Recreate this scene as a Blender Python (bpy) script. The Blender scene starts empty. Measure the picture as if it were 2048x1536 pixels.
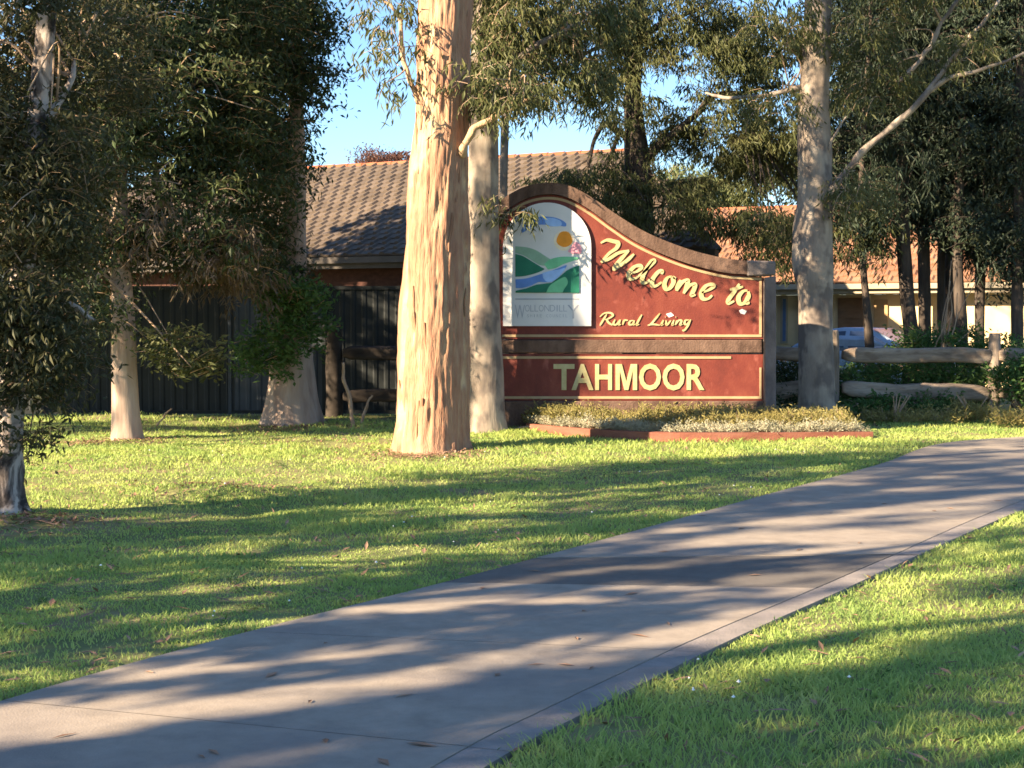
import bpy, math, random
import numpy as np
from mathutils import Vector, Matrix

random.seed(7)
RNG = np.random.default_rng(11)
SC = bpy.context.scene
COL = SC.collection

# ------------------------------------------------------------------ camera, sky, sun, exposure
FPX = 3000.0                       # focal length in pixels of the 2048-wide photograph
CAMH = 1.6
PITCH = math.atan(128.0 / FPX)
cam_d = bpy.data.cameras.new('camera')
cam = bpy.data.objects.new('camera', cam_d)
COL.objects.link(cam)
cam_d.sensor_width = 36.0
cam_d.lens = 36.0 * FPX / 2048.0
cam_d.clip_start = 0.1
cam_d.clip_end = 3000.0
cam.location = (0, 0, CAMH)
cam.rotation_euler = (math.pi / 2 - PITCH, 0, 0)
SC.camera = cam

SUN_AZ = math.radians(59)          # light travels towards (sin, cos) of this angle
SUN_EL = math.radians(24.5)
W = bpy.data.worlds.new('World')
SC.world = W
W.use_nodes = True
wn = W.node_tree
bg = wn.nodes['Background']
sky = wn.nodes.new('ShaderNodeTexSky')
sky.sky_type = 'NISHITA'
sky.sun_disc = False
sky.sun_elevation = SUN_EL
sky.sun_rotation = SUN_AZ + math.pi
sky.air_density = 1.0
sky.dust_density = 0.3
sky.ozone_density = 5.2
wn.links.new(sky.outputs[0], bg.inputs['Color'])
bg.inputs['Strength'].default_value = 0.067

sd = bpy.data.lights.new('sun', 'SUN')
sun = bpy.data.objects.new('sun', sd)
COL.objects.link(sun)
sd.energy = 5.0
sd.angle = math.radians(0.5)
sd.color = (1.0, 0.79, 0.55)
LDIR = Vector((math.sin(SUN_AZ) * math.cos(SUN_EL), math.cos(SUN_AZ) * math.cos(SUN_EL), -math.sin(SUN_EL)))
sun.rotation_euler = LDIR.to_track_quat('-Z', 'Y').to_euler()
sun.location = (-20, -15, 20)

SC.view_settings.view_transform = 'Standard'
SC.view_settings.look = 'None'
SC.view_settings.exposure = 2.17
SC.view_settings.gamma = 1.0
SC.view_settings.use_curve_mapping = False
SC.cycles.filter_width = 1.6
SC.cycles.max_bounces = 6
SC.cycles.transparent_max_bounces = 6


# ------------------------------------------------------------------ helpers
def PX(x, y, Y):
    """point at depth Y seen at photograph pixel (x, y)"""
    xc = (x - 1024) / FPX
    yc = (768 - y) / FPX
    d = np.array([xc, math.cos(PITCH) + yc * math.sin(PITCH), -math.sin(PITCH) + yc * math.cos(PITCH)])
    t = Y / d[1]
    return np.array([d[0] * t, Y, CAMH + d[2] * t])


def GP(x, y):
    xc = (x - 1024) / FPX
    yc = (768 - y) / FPX
    d = np.array([xc, math.cos(PITCH) + yc * math.sin(PITCH), -math.sin(PITCH) + yc * math.cos(PITCH)])
    t = -CAMH / d[2]
    return np.array([d[0] * t, d[1] * t, 0.0])


def MPP(Y):                         # metres per photograph pixel at depth Y
    return Y / FPX


def _h(ix, iy, iz):
    n = (ix * 374761393 + iy * 668265263 + iz * 1274126177) & 0xffffffff
    n = ((n ^ (n >> 13)) * 1274126177) & 0xffffffff
    n = (n ^ (n >> 16)) & 0xffff
    return n / 32767.5 - 1.0


def vnoise(p):
    p = np.asarray(p, float)
    i = np.floor(p).astype(np.int64)
    f = p - i
    u = f * f * (3 - 2 * f)
    x, y, z = i[..., 0], i[..., 1], i[..., 2]
    r = 0
    for dx in (0, 1):
        for dy in (0, 1):
            for dz in (0, 1):
                w = (u[..., 0] if dx else 1 - u[..., 0]) * (u[..., 1] if dy else 1 - u[..., 1]) * (u[..., 2] if dz else 1 - u[..., 2])
                r = r + w * _h(x + dx, y + dy, z + dz)
    return r


def fbm(p, o=3):
    p = np.asarray(p, float)
    r = 0
    a = 1.0
    for k in range(o):
        r = r + a * vnoise(p * (2 ** k) + 17.3 * k)
        a *= 0.5
    return r


def mesh_np(name, verts, faces, mats=(), matidx=None, smooth=False):
    """faces: list of int arrays (M,3) / (M,4)"""
    me = bpy.data.meshes.new(name)
    verts = np.asarray(verts, np.float32).reshape(-1, 3)
    me.vertices.add(len(verts))
    me.vertices.foreach_set('co', verts.ravel())
    fl = [np.asarray(f, np.int32) for f in faces if len(f)]
    tot = sum(f.size for f in fl)
    nf = sum(len(f) for f in fl)
    me.loops.add(tot)
    me.polygons.add(nf)
    me.loops.foreach_set('vertex_index', np.concatenate([f.ravel() for f in fl]))
    starts, s = [], 0
    for f in fl:
        k = f.shape[1]
        starts.append(s + np.arange(len(f)) * k)
        s += f.size
    me.polygons.foreach_set('loop_start', np.concatenate(starts).astype(np.int32))
    for m in mats:
        me.materials.append(m)
    if matidx is not None:
        me.polygons.foreach_set('material_index', np.asarray(matidx, np.int32))
    me.polygons.foreach_set('use_smooth', np.full(nf, smooth))
    me.update(calc_edges=True)
    return me


class MB:
    def __init__(self):
        self.v, self.q, self.t, self.ng = [], [], [], []
        self.n = 0

    def add(self, v, quads=(), tris=(), ngons=()):
        o = self.n
        v = [tuple(map(float, p)) for p in v]
        self.v += v
        self.n += len(v)
        self.q += [tuple(i + o for i in f) for f in quads]
        self.t += [tuple(i + o for i in f) for f in tris]
        self.ng += [tuple(i + o for i in f) for f in ngons]

    def box(self, lo, hi, M=None):
        x0, y0, z0 = lo
        x1, y1, z1 = hi
        v = [(x0, y0, z0), (x1, y0, z0), (x1, y1, z0), (x0, y1, z0), (x0, y0, z1), (x1, y0, z1), (x1, y1, z1), (x0, y1, z1)]
        if M is not None:
            v = [tuple(M @ Vector(p)) for p in v]
        self.add(v, [(0, 3, 2, 1), (4, 5, 6, 7), (0, 1, 5, 4), (1, 2, 6, 5), (2, 3, 7, 6), (3, 0, 4, 7)])

    def prism(self, poly, y0, y1):
        """poly: list of (x, z) seen from -Y, extruded in Y"""
        n = len(poly)
        v = [(x, y0, z) for x, z in poly] + [(x, y1, z) for x, z in poly]
        self.add(v, [(i, (i + 1) % n, (i + 1) % n + n, i + n) for i in range(n)],
                 ngons=[tuple(range(n))[::-1], tuple(range(n, 2 * n))])

    def tube(self, pts, rad, sides=6, caps=True):
        v, q = tube_geo(pts, rad, sides)
        ng = []
        if caps:
            ng = [tuple(range(sides))[::-1], tuple(range(len(v) - sides, len(v)))]
        self.add(v, q, ngons=ng)

    def mesh(self, name, mats, smooth=False, bevel=0):
        me = bpy.data.meshes.new(name)
        me.from_pydata(self.v, [], self.q + self.t + self.ng)
        for m in (mats if isinstance(mats, (list, tuple)) else [mats]):
            me.materials.append(m)
        if smooth:
            me.polygons.foreach_set('use_smooth', [True] * len(me.polygons))
        me.update()
        import bmesh
        bm = bmesh.new()
        bm.from_mesh(me)
        bmesh.ops.recalc_face_normals(bm, faces=bm.faces)
        if bevel:
            bmesh.ops.bevel(bm, geom=[e for e in bm.edges if len(e.link_faces) == 2 and e.calc_face_angle(0) > 0.5], offset=bevel, segments=1, affect='EDGES')
        bm.to_mesh(me)
        bm.free()
        return me


def tube_geo(pts, rad, sides):
    pts = [Vector(p) for p in pts]
    n = len(pts)
    V, Q = [], []
    up = Vector((0.31, 0.9, 0.2))
    for i, p in enumerate(pts):
        t = (pts[min(i + 1, n - 1)] - pts[max(i - 1, 0)]).normalized()
        a = up - t * up.dot(t)
        if a.length < 1e-4:
            a = Vector((1, 0, 0)) - t * t.x
        a.normalize()
        up = a
        b = t.cross(a)
        r = rad[i]
        for k in range(sides):
            th = 2 * math.pi * k / sides
            V.append(p + a * (r * math.cos(th)) + b * (r * math.sin(th)))
    for i in range(n - 1):
        for k in range(sides):
            k2 = (k + 1) % sides
            Q.append((i * sides + k, i * sides + k2, (i + 1) * sides + k2, (i + 1) * sides + k))
    return V, Q


def catmull(pts, n=6):
    P = [np.asarray(p, float) for p in pts]
    P = [2 * P[0] - P[1]] + P + [2 * P[-1] - P[-2]]
    out = []
    for i in range(1, len(P) - 2):
        for k in range(n):
            t = k / n
            a, b, c, d = P[i - 1], P[i], P[i + 1], P[i + 2]
            out.append(0.5 * (2 * b + (c - a) * t + (2 * a - 5 * b + 4 * c - d) * t * t + (3 * b - a - 3 * c + d) * t ** 3))
    out.append(P[-2])
    return out


def obj(name, me, parent=None, loc=None, M=None):
    o = bpy.data.objects.new(name, me)
    COL.objects.link(o)
    if parent is not None:
        o.parent = parent
    if loc is not None:
        o.location = loc
    if M is not None:
        o.matrix_local = M
    return o


def tag(o, label=None, cat=None, group=None, kind=None):
    if label: o['label'] = label
    if cat: o['category'] = cat
    if group: o['group'] = group
    if kind: o['kind'] = kind
    return o


def thing(name, label, cat, loc=(0, 0, 0), rz=0, group=None):
    o = bpy.data.objects.new(name, None)
    COL.objects.link(o)
    o.location = tuple(float(a) for a in loc)
    o.rotation_euler = (0, 0, rz)
    return tag(o, label, cat, group)


# ------------------------------------------------------------------ materials
def mat(name, ramp, scale=(4, 4, 4), detail=6, rough=0.85, bump=0.0, bump_scale=None, spec=0.2, nrough=0.6, second=None, dist=0.0):
    """ramp: list of (pos, rgb) driven by noise; second = (scale, rgb, lo, hi) a second blotch layer"""
    m = bpy.data.materials.new(name)
    m.use_nodes = True
    nt = m.node_tree
    b = nt.nodes['Principled BSDF']
    b.inputs['Roughness'].default_value = rough
    b.inputs['Specular IOR Level'].default_value = spec
    tc = nt.nodes.new('ShaderNodeTexCoord')
    mp = nt.nodes.new('ShaderNodeMapping')
    mp.inputs['Scale'].default_value = scale
    nt.links.new(tc.outputs['Object'], mp.inputs['Vector'])
    nz = nt.nodes.new('ShaderNodeTexNoise')
    nz.inputs['Scale'].default_value = 1.0
    nz.inputs['Detail'].default_value = detail
    nz.inputs['Roughness'].default_value = nrough
    nz.inputs['Distortion'].default_value = dist
    nt.links.new(mp.outputs[0], nz.inputs['Vector'])
    cr = nt.nodes.new('ShaderNodeValToRGB')
    el = cr.color_ramp.elements
    while len(el) < len(ramp):
        el.new(0.5)
    for e, (p, c) in zip(el, ramp):
        e.position = p
        e.color = (*c, 1)
    nt.links.new(nz.outputs['Fac'], cr.inputs['Fac'])
    out = cr.outputs['Color']
    if second:
        sc2, rgb, lo, hi = second
        mp2 = nt.nodes.new('ShaderNodeMapping')
        mp2.inputs['Scale'].default_value = sc2
        mp2.inputs['Location'].default_value = (3.1, 7.7, 1.3)
        nt.links.new(tc.outputs['Object'], mp2.inputs['Vector'])
        n2 = nt.nodes.new('ShaderNodeTexNoise')
        n2.inputs['Scale'].default_value = 1.0
        n2.inputs['Detail'].default_value = 5
        nt.links.new(mp2.outputs[0], n2.inputs['Vector'])
        mr = nt.nodes.new('ShaderNodeMapRange')
        mr.inputs['From Min'].default_value = lo
        mr.inputs['From Max'].default_value = hi
        nt.links.new(n2.outputs['Fac'], mr.inputs['Value'])
        mx = nt.nodes.new('ShaderNodeMix')
        mx.data_type = 'RGBA'
        nt.links.new(mr.outputs[0], mx.inputs['Factor'])
        nt.links.new(out, mx.inputs['A'])
        mx.inputs['B'].default_value = (*rgb, 1)
        out = mx.outputs['Result']
    nt.links.new(out, b.inputs['Base Color'])
    if bump:
        bp = nt.nodes.new('ShaderNodeBump')
        bp.inputs['Strength'].default_value = bump
        bp.inputs['Distance'].default_value = 0.02
        src = nz
        if bump_scale:
            mp3 = nt.nodes.new('ShaderNodeMapping')
            mp3.inputs['Scale'].default_value = bump_scale
            nt.links.new(tc.outputs['Object'], mp3.inputs['Vector'])
            src = nt.nodes.new('ShaderNodeTexNoise')
            src.inputs['Scale'].default_value = 1.0
            src.inputs['Detail'].default_value = 6
            nt.links.new(mp3.outputs[0], src.inputs['Vector'])
        nt.links.new(src.outputs['Fac'], bp.inputs['Height'])
        nt.links.new(bp.outputs[0], b.inputs['Normal'])
    return m


def leaf_mat(name, ramp, scale=1.6, trans=0.35, rough=0.55, tint=None):
    m = bpy.data.materials.new(name)
    m.use_nodes = True
    nt = m.node_tree
    b = nt.nodes['Principled BSDF']
    b.inputs['Roughness'].default_value = rough
    b.inputs['Specular IOR Level'].default_value = 0.25
    tc = nt.nodes.new('ShaderNodeTexCoord')
    nz = nt.nodes.new('ShaderNodeTexNoise')
    nz.inputs['Scale'].default_value = scale
    nz.inputs['Detail'].default_value = 8
    nz.inputs['Roughness'].default_value = 0.75
    nt.links.new(tc.outputs['Object'], nz.inputs['Vector'])
    cr = nt.nodes.new('ShaderNodeValToRGB')
    el = cr.color_ramp.elements
    while len(el) < len(ramp):
        el.new(0.5)
    for e, (p, c) in zip(el, ramp):
        e.position = p
        e.color = (*c, 1)
    nt.links.new(nz.outputs['Fac'], cr.inputs['Fac'])
    nt.links.new(cr.outputs['Color'], b.inputs['Base Color'])
    tr = nt.nodes.new('ShaderNodeBsdfTranslucent')
    nt.links.new(cr.outputs['Color'], tr.inputs['Color'])
    mx = nt.nodes.new('ShaderNodeMixShader')
    mx.inputs[0].default_value = trans
    out = nt.nodes['Material Output']
    nt.links.new(b.outputs[0], mx.inputs[1])
    nt.links.new(tr.outputs[0], mx.inputs[2])
    nt.links.new(mx.outputs[0], out.inputs['Surface'])
    return m


M = {}
M['ground'] = mat('ground_soil_and_turf', [(0.3, (0.12, 0.14, 0.05)), (0.5, (0.19, 0.20, 0.07)), (0.68, (0.26, 0.20, 0.11)), (0.8, (0.30, 0.20, 0.13))], (1.1, 1.1, 1.1), 10, 0.95, 0.5, (30, 30, 30))
M['path'] = mat('path_concrete', [(0.3, (0.229, 0.194, 0.154)), (0.5, (0.292, 0.247, 0.195)), (0.72, (0.350, 0.298, 0.238))], (5, 5, 5), 12, 0.9, 0.16, (90, 90, 90), nrough=0.72, second=((0.9, 0.9, 0.9), (0.192, 0.168, 0.152), 0.5, 0.8))
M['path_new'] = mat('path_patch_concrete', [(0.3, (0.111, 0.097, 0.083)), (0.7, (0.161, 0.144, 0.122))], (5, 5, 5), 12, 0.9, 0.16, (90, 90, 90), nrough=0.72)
M['path_edge'] = mat('path_edge_strip', [(0.3, (0.188, 0.170, 0.150)), (0.7, (0.293, 0.254, 0.226))], (6, 6, 6), 10, 0.9, 0.3, (80, 80, 80))
M['joint'] = mat('joint_filler', [(0.4, (0.02, 0.02, 0.02)), (0.7, (0.05, 0.045, 0.04))], (20, 20, 20), 4, 0.95)
M['bark_tan'] = mat('stringy_tan_bark', [(0.3, (0.188, 0.086, 0.054)), (0.45, (0.265, 0.132, 0.082)), (0.6, (0.317, 0.169, 0.107)), (0.75, (0.359, 0.212, 0.138))], (16, 16, 3.0), 10, 0.9, 0.9, (60, 60, 7.0), nrough=0.7, dist=0.6)
def peeled(m):
    nt = m.node_tree
    b = nt.nodes['Principled BSDF']
    src = b.inputs['Base Color'].links[0].from_socket
    at = nt.nodes.new('ShaderNodeAttribute')
    at.attribute_name = 'old_bark'
    tc = nt.nodes.new('ShaderNodeTexCoord')
    nz = nt.nodes.new('ShaderNodeTexNoise')
    nz.inputs['Scale'].default_value = 5
    nz.inputs['Detail'].default_value = 8
    nt.links.new(tc.outputs['Object'], nz.inputs['Vector'])
    cr = nt.nodes.new('ShaderNodeValToRGB')
    cr.color_ramp.elements[0].position, cr.color_ramp.elements[0].color = 0.35, (0.37, 0.235, 0.14, 1)
    cr.color_ramp.elements[1].position, cr.color_ramp.elements[1].color = 0.62, (0.50, 0.36, 0.215, 1)
    nt.links.new(nz.outputs['Fac'], cr.inputs['Fac'])
    mx = nt.nodes.new('ShaderNodeMix')
    mx.data_type = 'RGBA'
    nt.links.new(at.outputs['Fac'], mx.inputs['Factor'])
    nt.links.new(cr.outputs['Color'], mx.inputs['A'])
    nt.links.new(src, mx.inputs['B'])
    nt.links.new(mx.outputs['Result'], b.inputs['Base Color'])
peeled(M['bark_tan'])
M['bark_strip'] = mat('peeling_bark', [(0.3, (0.163, 0.076, 0.044)), (0.6, (0.299, 0.166, 0.098)), (0.8, (0.394, 0.255, 0.155))], (9, 9, 1.5), 8, 0.9, 0.7, (40, 40, 4))
M['bark_grey'] = mat('smooth_grey_gum_bark', [(0.3, (0.156, 0.123, 0.097)), (0.45, (0.247, 0.201, 0.158)), (0.6, (0.324, 0.272, 0.214)), (0.75, (0.376, 0.330, 0.272))], (3.5, 3.5, 1.6), 8, 0.8, 0.4, (18, 18, 4), second=((3.4, 3.4, 2.2), (0.144, 0.119, 0.101), 0.50, 0.60))  # dark blotches: bark mottling, contrast raised to suggest dappled light
M['bark_pink'] = mat('pale_pinkish_bark', [(0.3, (0.269, 0.187, 0.143)), (0.5, (0.374, 0.281, 0.216)), (0.7, (0.449, 0.366, 0.292))], (6, 6, 0.9), 8, 0.85, 0.5, (22, 22, 2.5), second=((5, 5, 0.7), (0.255, 0.178, 0.136), 0.56, 0.68))
M['bark_dark'] = mat('dark_furrowed_bark', [(0.3, (0.035, 0.028, 0.024)), (0.6, (0.085, 0.068, 0.055)), (0.8, (0.14, 0.115, 0.09))], (9, 9, 2), 8, 0.95, 0.9, (26, 26, 3))
M['bark_paper'] = mat('flaking_white_bark', [(0.40, (0.035, 0.03, 0.028)), (0.47, (0.14, 0.115, 0.10)), (0.53, (0.42, 0.35, 0.30)), (0.75, (0.52, 0.45, 0.40))], (4, 4, 3), 9, 0.9, 0.7, (20, 20, 6), dist=0.8)
M['leaf_olive'] = leaf_mat('olive_gum_leaves', [(0.3, (0.048, 0.067, 0.025)), (0.5, (0.097, 0.110, 0.041)), (0.68, (0.165, 0.159, 0.062)), (0.8, (0.234, 0.180, 0.083))])
M['leaf_dark'] = leaf_mat('dark_green_leaves', [(0.3, (0.022, 0.040, 0.019)), (0.5, (0.046, 0.070, 0.026)), (0.66, (0.085, 0.101, 0.039)), (0.78, (0.139, 0.116, 0.062))], trans=0.25)
M['leaf_brown'] = leaf_mat('dry_brown_leaves', [(0.3, (0.055, 0.044, 0.028)), (0.5, (0.132, 0.099, 0.061)), (0.7, (0.220, 0.160, 0.099)), (0.8, (0.077, 0.083, 0.033))], trans=0.25)
M['leaf_mid'] = leaf_mat('dull_olive_leaves', [(0.3, (0.026, 0.032, 0.014)), (0.5, (0.062, 0.066, 0.027)), (0.66, (0.11, 0.098, 0.042)), (0.78, (0.17, 0.125, 0.065))], trans=0.3)
M['leaf_needle'] = leaf_mat('blue_green_needles', [(0.3, (0.018, 0.033, 0.024)), (0.5, (0.038, 0.057, 0.036)), (0.7, (0.075, 0.083, 0.042)), (0.8, (0.120, 0.090, 0.045))], trans=0.2)
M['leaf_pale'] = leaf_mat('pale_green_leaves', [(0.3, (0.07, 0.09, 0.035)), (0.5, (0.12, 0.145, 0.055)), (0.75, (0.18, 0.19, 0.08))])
M['leaf_bright'] = leaf_mat('bright_green_leaves', [(0.3, (0.036, 0.084, 0.022)), (0.5, (0.072, 0.144, 0.036)), (0.75, (0.144, 0.204, 0.060))], 3)
M['leaf_bed'] = leaf_mat('yellow_green_bed_foliage', [(0.28, (0.108, 0.102, 0.036)), (0.45, (0.240, 0.216, 0.072)), (0.6, (0.336, 0.288, 0.102)), (0.78, (0.38, 0.27, 0.11))], 2.2, 0.35)
M['leaf_silver'] = leaf_mat('pale_silver_foliage', [(0.3, (0.22, 0.22, 0.14)), (0.5, (0.38, 0.37, 0.25)), (0.75, (0.5, 0.46, 0.34))], 4, 0.25)
M['leaf_red'] = leaf_mat('reddish_leaves', [(0.3, (0.08, 0.04, 0.03)), (0.6, (0.16, 0.075, 0.055))], 2)
M['grass'] = leaf_mat('lawn_blades', [(0.30, (0.198, 0.306, 0.092)), (0.46, (0.345, 0.453, 0.121)), (0.58, (0.449, 0.521, 0.149)), (0.70, (0.522, 0.510, 0.242)), (0.8, (0.543, 0.464, 0.298))], 0.9, 0.5, 0.5)
M['flower'] = mat('white_petals', [(0.4, (0.75, 0.75, 0.7)), (0.6, (0.85, 0.85, 0.8))], (9, 9, 9), 2, 0.7)
M['litter'] = mat('bark_litter', [(0.3, (0.14, 0.08, 0.05)), (0.55, (0.32, 0.19, 0.12)), (0.75, (0.45, 0.31, 0.2))], (3, 3, 3), 8, 0.95)
M['sign_red'] = mat('weathered_red_paint', [(0.28, (0.089, 0.019, 0.015)), (0.5, (0.153, 0.032, 0.021)), (0.72, (0.212, 0.055, 0.033))], (2.2, 2.2, 1.3), 10, 0.6, 0.15, (40, 40, 40), 0.3, 0.72, second=((7, 7, 4), (0.286, 0.087, 0.063), 0.60, 0.78))
M['sign_conc'] = mat('sign_rendered_concrete', [(0.3, (0.068, 0.041, 0.029)), (0.5, (0.123, 0.076, 0.055)), (0.75, (0.178, 0.114, 0.082))], (6, 6, 3), 9, 0.9, 0.5, (35, 35, 35))
M['sign_post'] = mat('sign_grey_pier', [(0.3, (0.101, 0.086, 0.081)), (0.7, (0.195, 0.161, 0.144))], (6, 6, 3), 9, 0.9, 0.4, (35, 35, 35))
M['gold'] = mat('cream_yellow_paint', [(0.3, (0.370, 0.313, 0.138)), (0.7, (0.475, 0.427, 0.232))], (8, 8, 8), 5, 0.55)
M['cream_line'] = mat('cream_line_paint', [(0.3, (0.337, 0.239, 0.123)), (0.7, (0.427, 0.324, 0.188))], (4, 4, 4), 5, 0.6)
M['white'] = mat('white_board_paint', [(0.3, (0.613, 0.613, 0.596)), (0.7, (0.688, 0.679, 0.662))], (5, 5, 5), 7, 0.5, second=((3, 3, 3), (0.626, 0.607, 0.570), 0.58, 0.8))
def flat(name, c, rough=0.6):
    return mat(name, [(0.3, tuple(a * 0.85 for a in c)), (0.7, tuple(min(1, a * 1.12) for a in c))], (6, 6, 6), 6, rough)
M['e_blue'] = flat('emblem_blue', (0.13, 0.27, 0.62))
M['e_sky'] = flat('emblem_pale_blue', (0.33, 0.52, 0.85))
M['e_orange'] = flat('emblem_orange', (0.80, 0.30, 0.03))
M['e_yellow'] = flat('emblem_pale_ring', (0.82, 0.72, 0.52))
M['e_pink'] = flat('emblem_pink', (0.80, 0.36, 0.42))
M['e_green1'] = flat('emblem_grey_green', (0.26, 0.42, 0.30))
M['e_green2'] = flat('emblem_dark_green', (0.022, 0.17, 0.105))
M['e_green3'] = flat('emblem_mint_green', (0.17, 0.52, 0.28))
M['e_grey'] = flat('emblem_grey_print', (0.36, 0.38, 0.42))
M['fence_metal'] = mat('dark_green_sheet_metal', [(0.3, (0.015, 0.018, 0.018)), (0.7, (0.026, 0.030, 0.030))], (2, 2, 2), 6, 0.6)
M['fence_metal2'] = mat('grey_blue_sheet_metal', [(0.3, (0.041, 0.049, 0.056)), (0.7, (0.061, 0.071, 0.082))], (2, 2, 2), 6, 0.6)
M['log'] = mat('weathered_log_timber', [(0.3, (0.099, 0.076, 0.057)), (0.45, (0.230, 0.180, 0.134)), (0.65, (0.360, 0.292, 0.222)), (0.8, (0.429, 0.360, 0.283))], (1.6, 5, 7), 9, 0.9, 0.8, (5, 60, 60), second=((3.4, 6, 6), (0.190, 0.142, 0.104), 0.55, 0.66))
M['log_post'] = mat('weathered_post_timber', [(0.3, (0.122, 0.097, 0.073)), (0.5, (0.235, 0.186, 0.142)), (0.75, (0.340, 0.284, 0.227))], (8, 8, 1.5), 9, 0.9, 0.8, (40, 40, 4))
M['log_shaded'] = mat('shade_darkened_log', [(0.3, (0.02, 0.016, 0.013)), (0.7, (0.06, 0.048, 0.038))], (3, 8, 8), 8, 0.9, 0.6)  # shaded copy of the log timber; the shade is put into its colour
M['edging'] = mat('red_brown_edging', [(0.3, (0.154, 0.054, 0.037)), (0.5, (0.215, 0.084, 0.055)), (0.75, (0.256, 0.114, 0.079))], (2, 2, 8), 8, 0.8, 0.3, (30, 30, 30))
M['tile_brown'] = mat('brown_concrete_tile', [(0.3, (0.100, 0.077, 0.058)), (0.55, (0.142, 0.111, 0.085)), (0.75, (0.179, 0.142, 0.111))], (1.5, 1.5, 1.5), 9, 0.9, 0.2, (40, 40, 40))
M['tile_terra'] = mat('terracotta_tile', [(0.3, (0.224, 0.109, 0.062)), (0.5, (0.311, 0.165, 0.097)), (0.7, (0.362, 0.225, 0.144))], (1.6, 1.6, 1.6), 9, 0.85, 0.2, (40, 40, 40))
def per_object(m, lo, hi):
    nt = m.node_tree
    b = nt.nodes['Principled BSDF']
    src = b.inputs['Base Color'].links[0].from_socket
    oi = nt.nodes.new('ShaderNodeObjectInfo')
    mr = nt.nodes.new('ShaderNodeMapRange')
    mr.inputs['To Min'].default_value = lo
    mr.inputs['To Max'].default_value = hi
    nt.links.new(oi.outputs['Random'], mr.inputs['Value'])
    hs = nt.nodes.new('ShaderNodeHueSaturation')
    nt.links.new(mr.outputs[0], hs.inputs['Value'])
    nt.links.new(src, hs.inputs['Color'])
    nt.links.new(hs.outputs[0], b.inputs['Base Color'])
per_object(M['tile_brown'], 0.75, 1.2)
per_object(M['tile_terra'], 0.75, 1.2)
M['ridge_terra'] = mat('terracotta_ridge', [(0.3, (0.268, 0.083, 0.039)), (0.7, (0.351, 0.131, 0.066))], (3, 3, 3), 7, 0.85)
M['brick_dark'] = mat('dark_brick', [(0.3, (0.040, 0.018, 0.014)), (0.7, (0.080, 0.036, 0.026))], (9, 9, 14), 6, 0.9)
M['wall_cream'] = mat('cream_render', [(0.3, (0.630, 0.473, 0.263)), (0.7, (0.735, 0.578, 0.347))], (2, 2, 2), 7, 0.85)
M['trim_cream'] = mat('cream_trim', [(0.3, (0.336, 0.280, 0.192)), (0.7, (0.416, 0.352, 0.248))], (3, 3, 3), 6, 0.6)
M['door_brown'] = mat('brown_garage_door', [(0.3, (0.17, 0.095, 0.05)), (0.7, (0.26, 0.15, 0.08))], (3, 3, 8), 6, 0.7)
M['door_tan'] = mat('tan_door', [(0.3, (0.40, 0.25, 0.12)), (0.7, (0.5, 0.32, 0.16))], (3, 3, 8), 6, 0.7)
M['gutter'] = mat('brown_gutter', [(0.3, (0.050, 0.043, 0.035)), (0.7, (0.085, 0.070, 0.058))], (3, 3, 3), 6, 0.6)
M['stick'] = mat('dry_stick', [(0.3, (0.26, 0.17, 0.11)), (0.7, (0.42, 0.31, 0.21))], (14, 14, 5), 6, 0.9)
M['car'] = flat('silver_blue_car_paint', (0.50, 0.63, 0.80), 0.25)
M['car_trim'] = flat('black_car_trim', (0.02, 0.02, 0.02), 0.6)
M['rim'] = flat('alloy_rim', (0.5, 0.5, 0.5), 0.3)
M['lamp'] = flat('clear_lamp', (0.75, 0.75, 0.72), 0.2)
def glass_mat():
    m = flat('car_window_glass', (0.12, 0.19, 0.32), 0.08)
    m.node_tree.nodes['Principled BSDF'].inputs['Specular IOR Level'].default_value = 0.9
    return m
M['glass'] = glass_mat()


# ------------------------------------------------------------------ ground, path
L_px = [(-700, 1640), (0, 1408), (480, 1272), (950, 1152), (1300, 1056), (1560, 984), (1760, 930), (1880, 889), (2060, 874), (2300, 862)]
R_px = [(400, 1900), (1000, 1520), (1149, 1440), (1274, 1376), (1474, 1277), (1684, 1183), (1824, 1118), (2048, 1020), (2240, 950), (2420, 905)]
LEFT = np.array(catmull([GP(*p) for p in L_px], 8))
RIGHT = np.array(catmull([GP(*p) for p in R_px], 8))


def arc_resample(P, step):
    d = np.r_[0, np.cumsum(np.linalg.norm(np.diff(P, axis=0), axis=1))]
    s = np.arange(0, d[-1], step)
    return np.stack([np.interp(s, d, P[:, k]) for k in range(3)], 1)


def side_of(P, x, y):
    """x of the edge at depth y (edge is monotone in y)"""
    o = np.argsort(P[:, 1])
    return np.interp(y, P[o, 1], P[o, 0])


def in_path(x, y, m=0.0):
    return (x > side_of(LEFT, x, y) + m) & (x < side_of(RIGHT, x, y) - m) & (y > 2.0) & (y < 24)


BED_FRONT = np.array(catmull([PX(1052, 862, 21.6), PX(1130, 870, 20.9), PX(1240, 880, 20.2), PX(1380, 886, 19.85), PX(1560, 886, 19.85), PX(1746, 884, 19.95)], 8))
BED_FRONT[:, 2] = 0


def in_bed(x, y):
    o = np.argsort(BED_FRONT[:, 0])
    fy = np.interp(x, BED_FRONT[o, 0], BED_FRONT[o, 1])
    return (x > BED_FRONT[:, 0].min()) & (x < BED_FRONT[:, 0].max() + 0.15) & (y > fy) & (y < 23.2)


MOUND = GP(450, 985)


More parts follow.
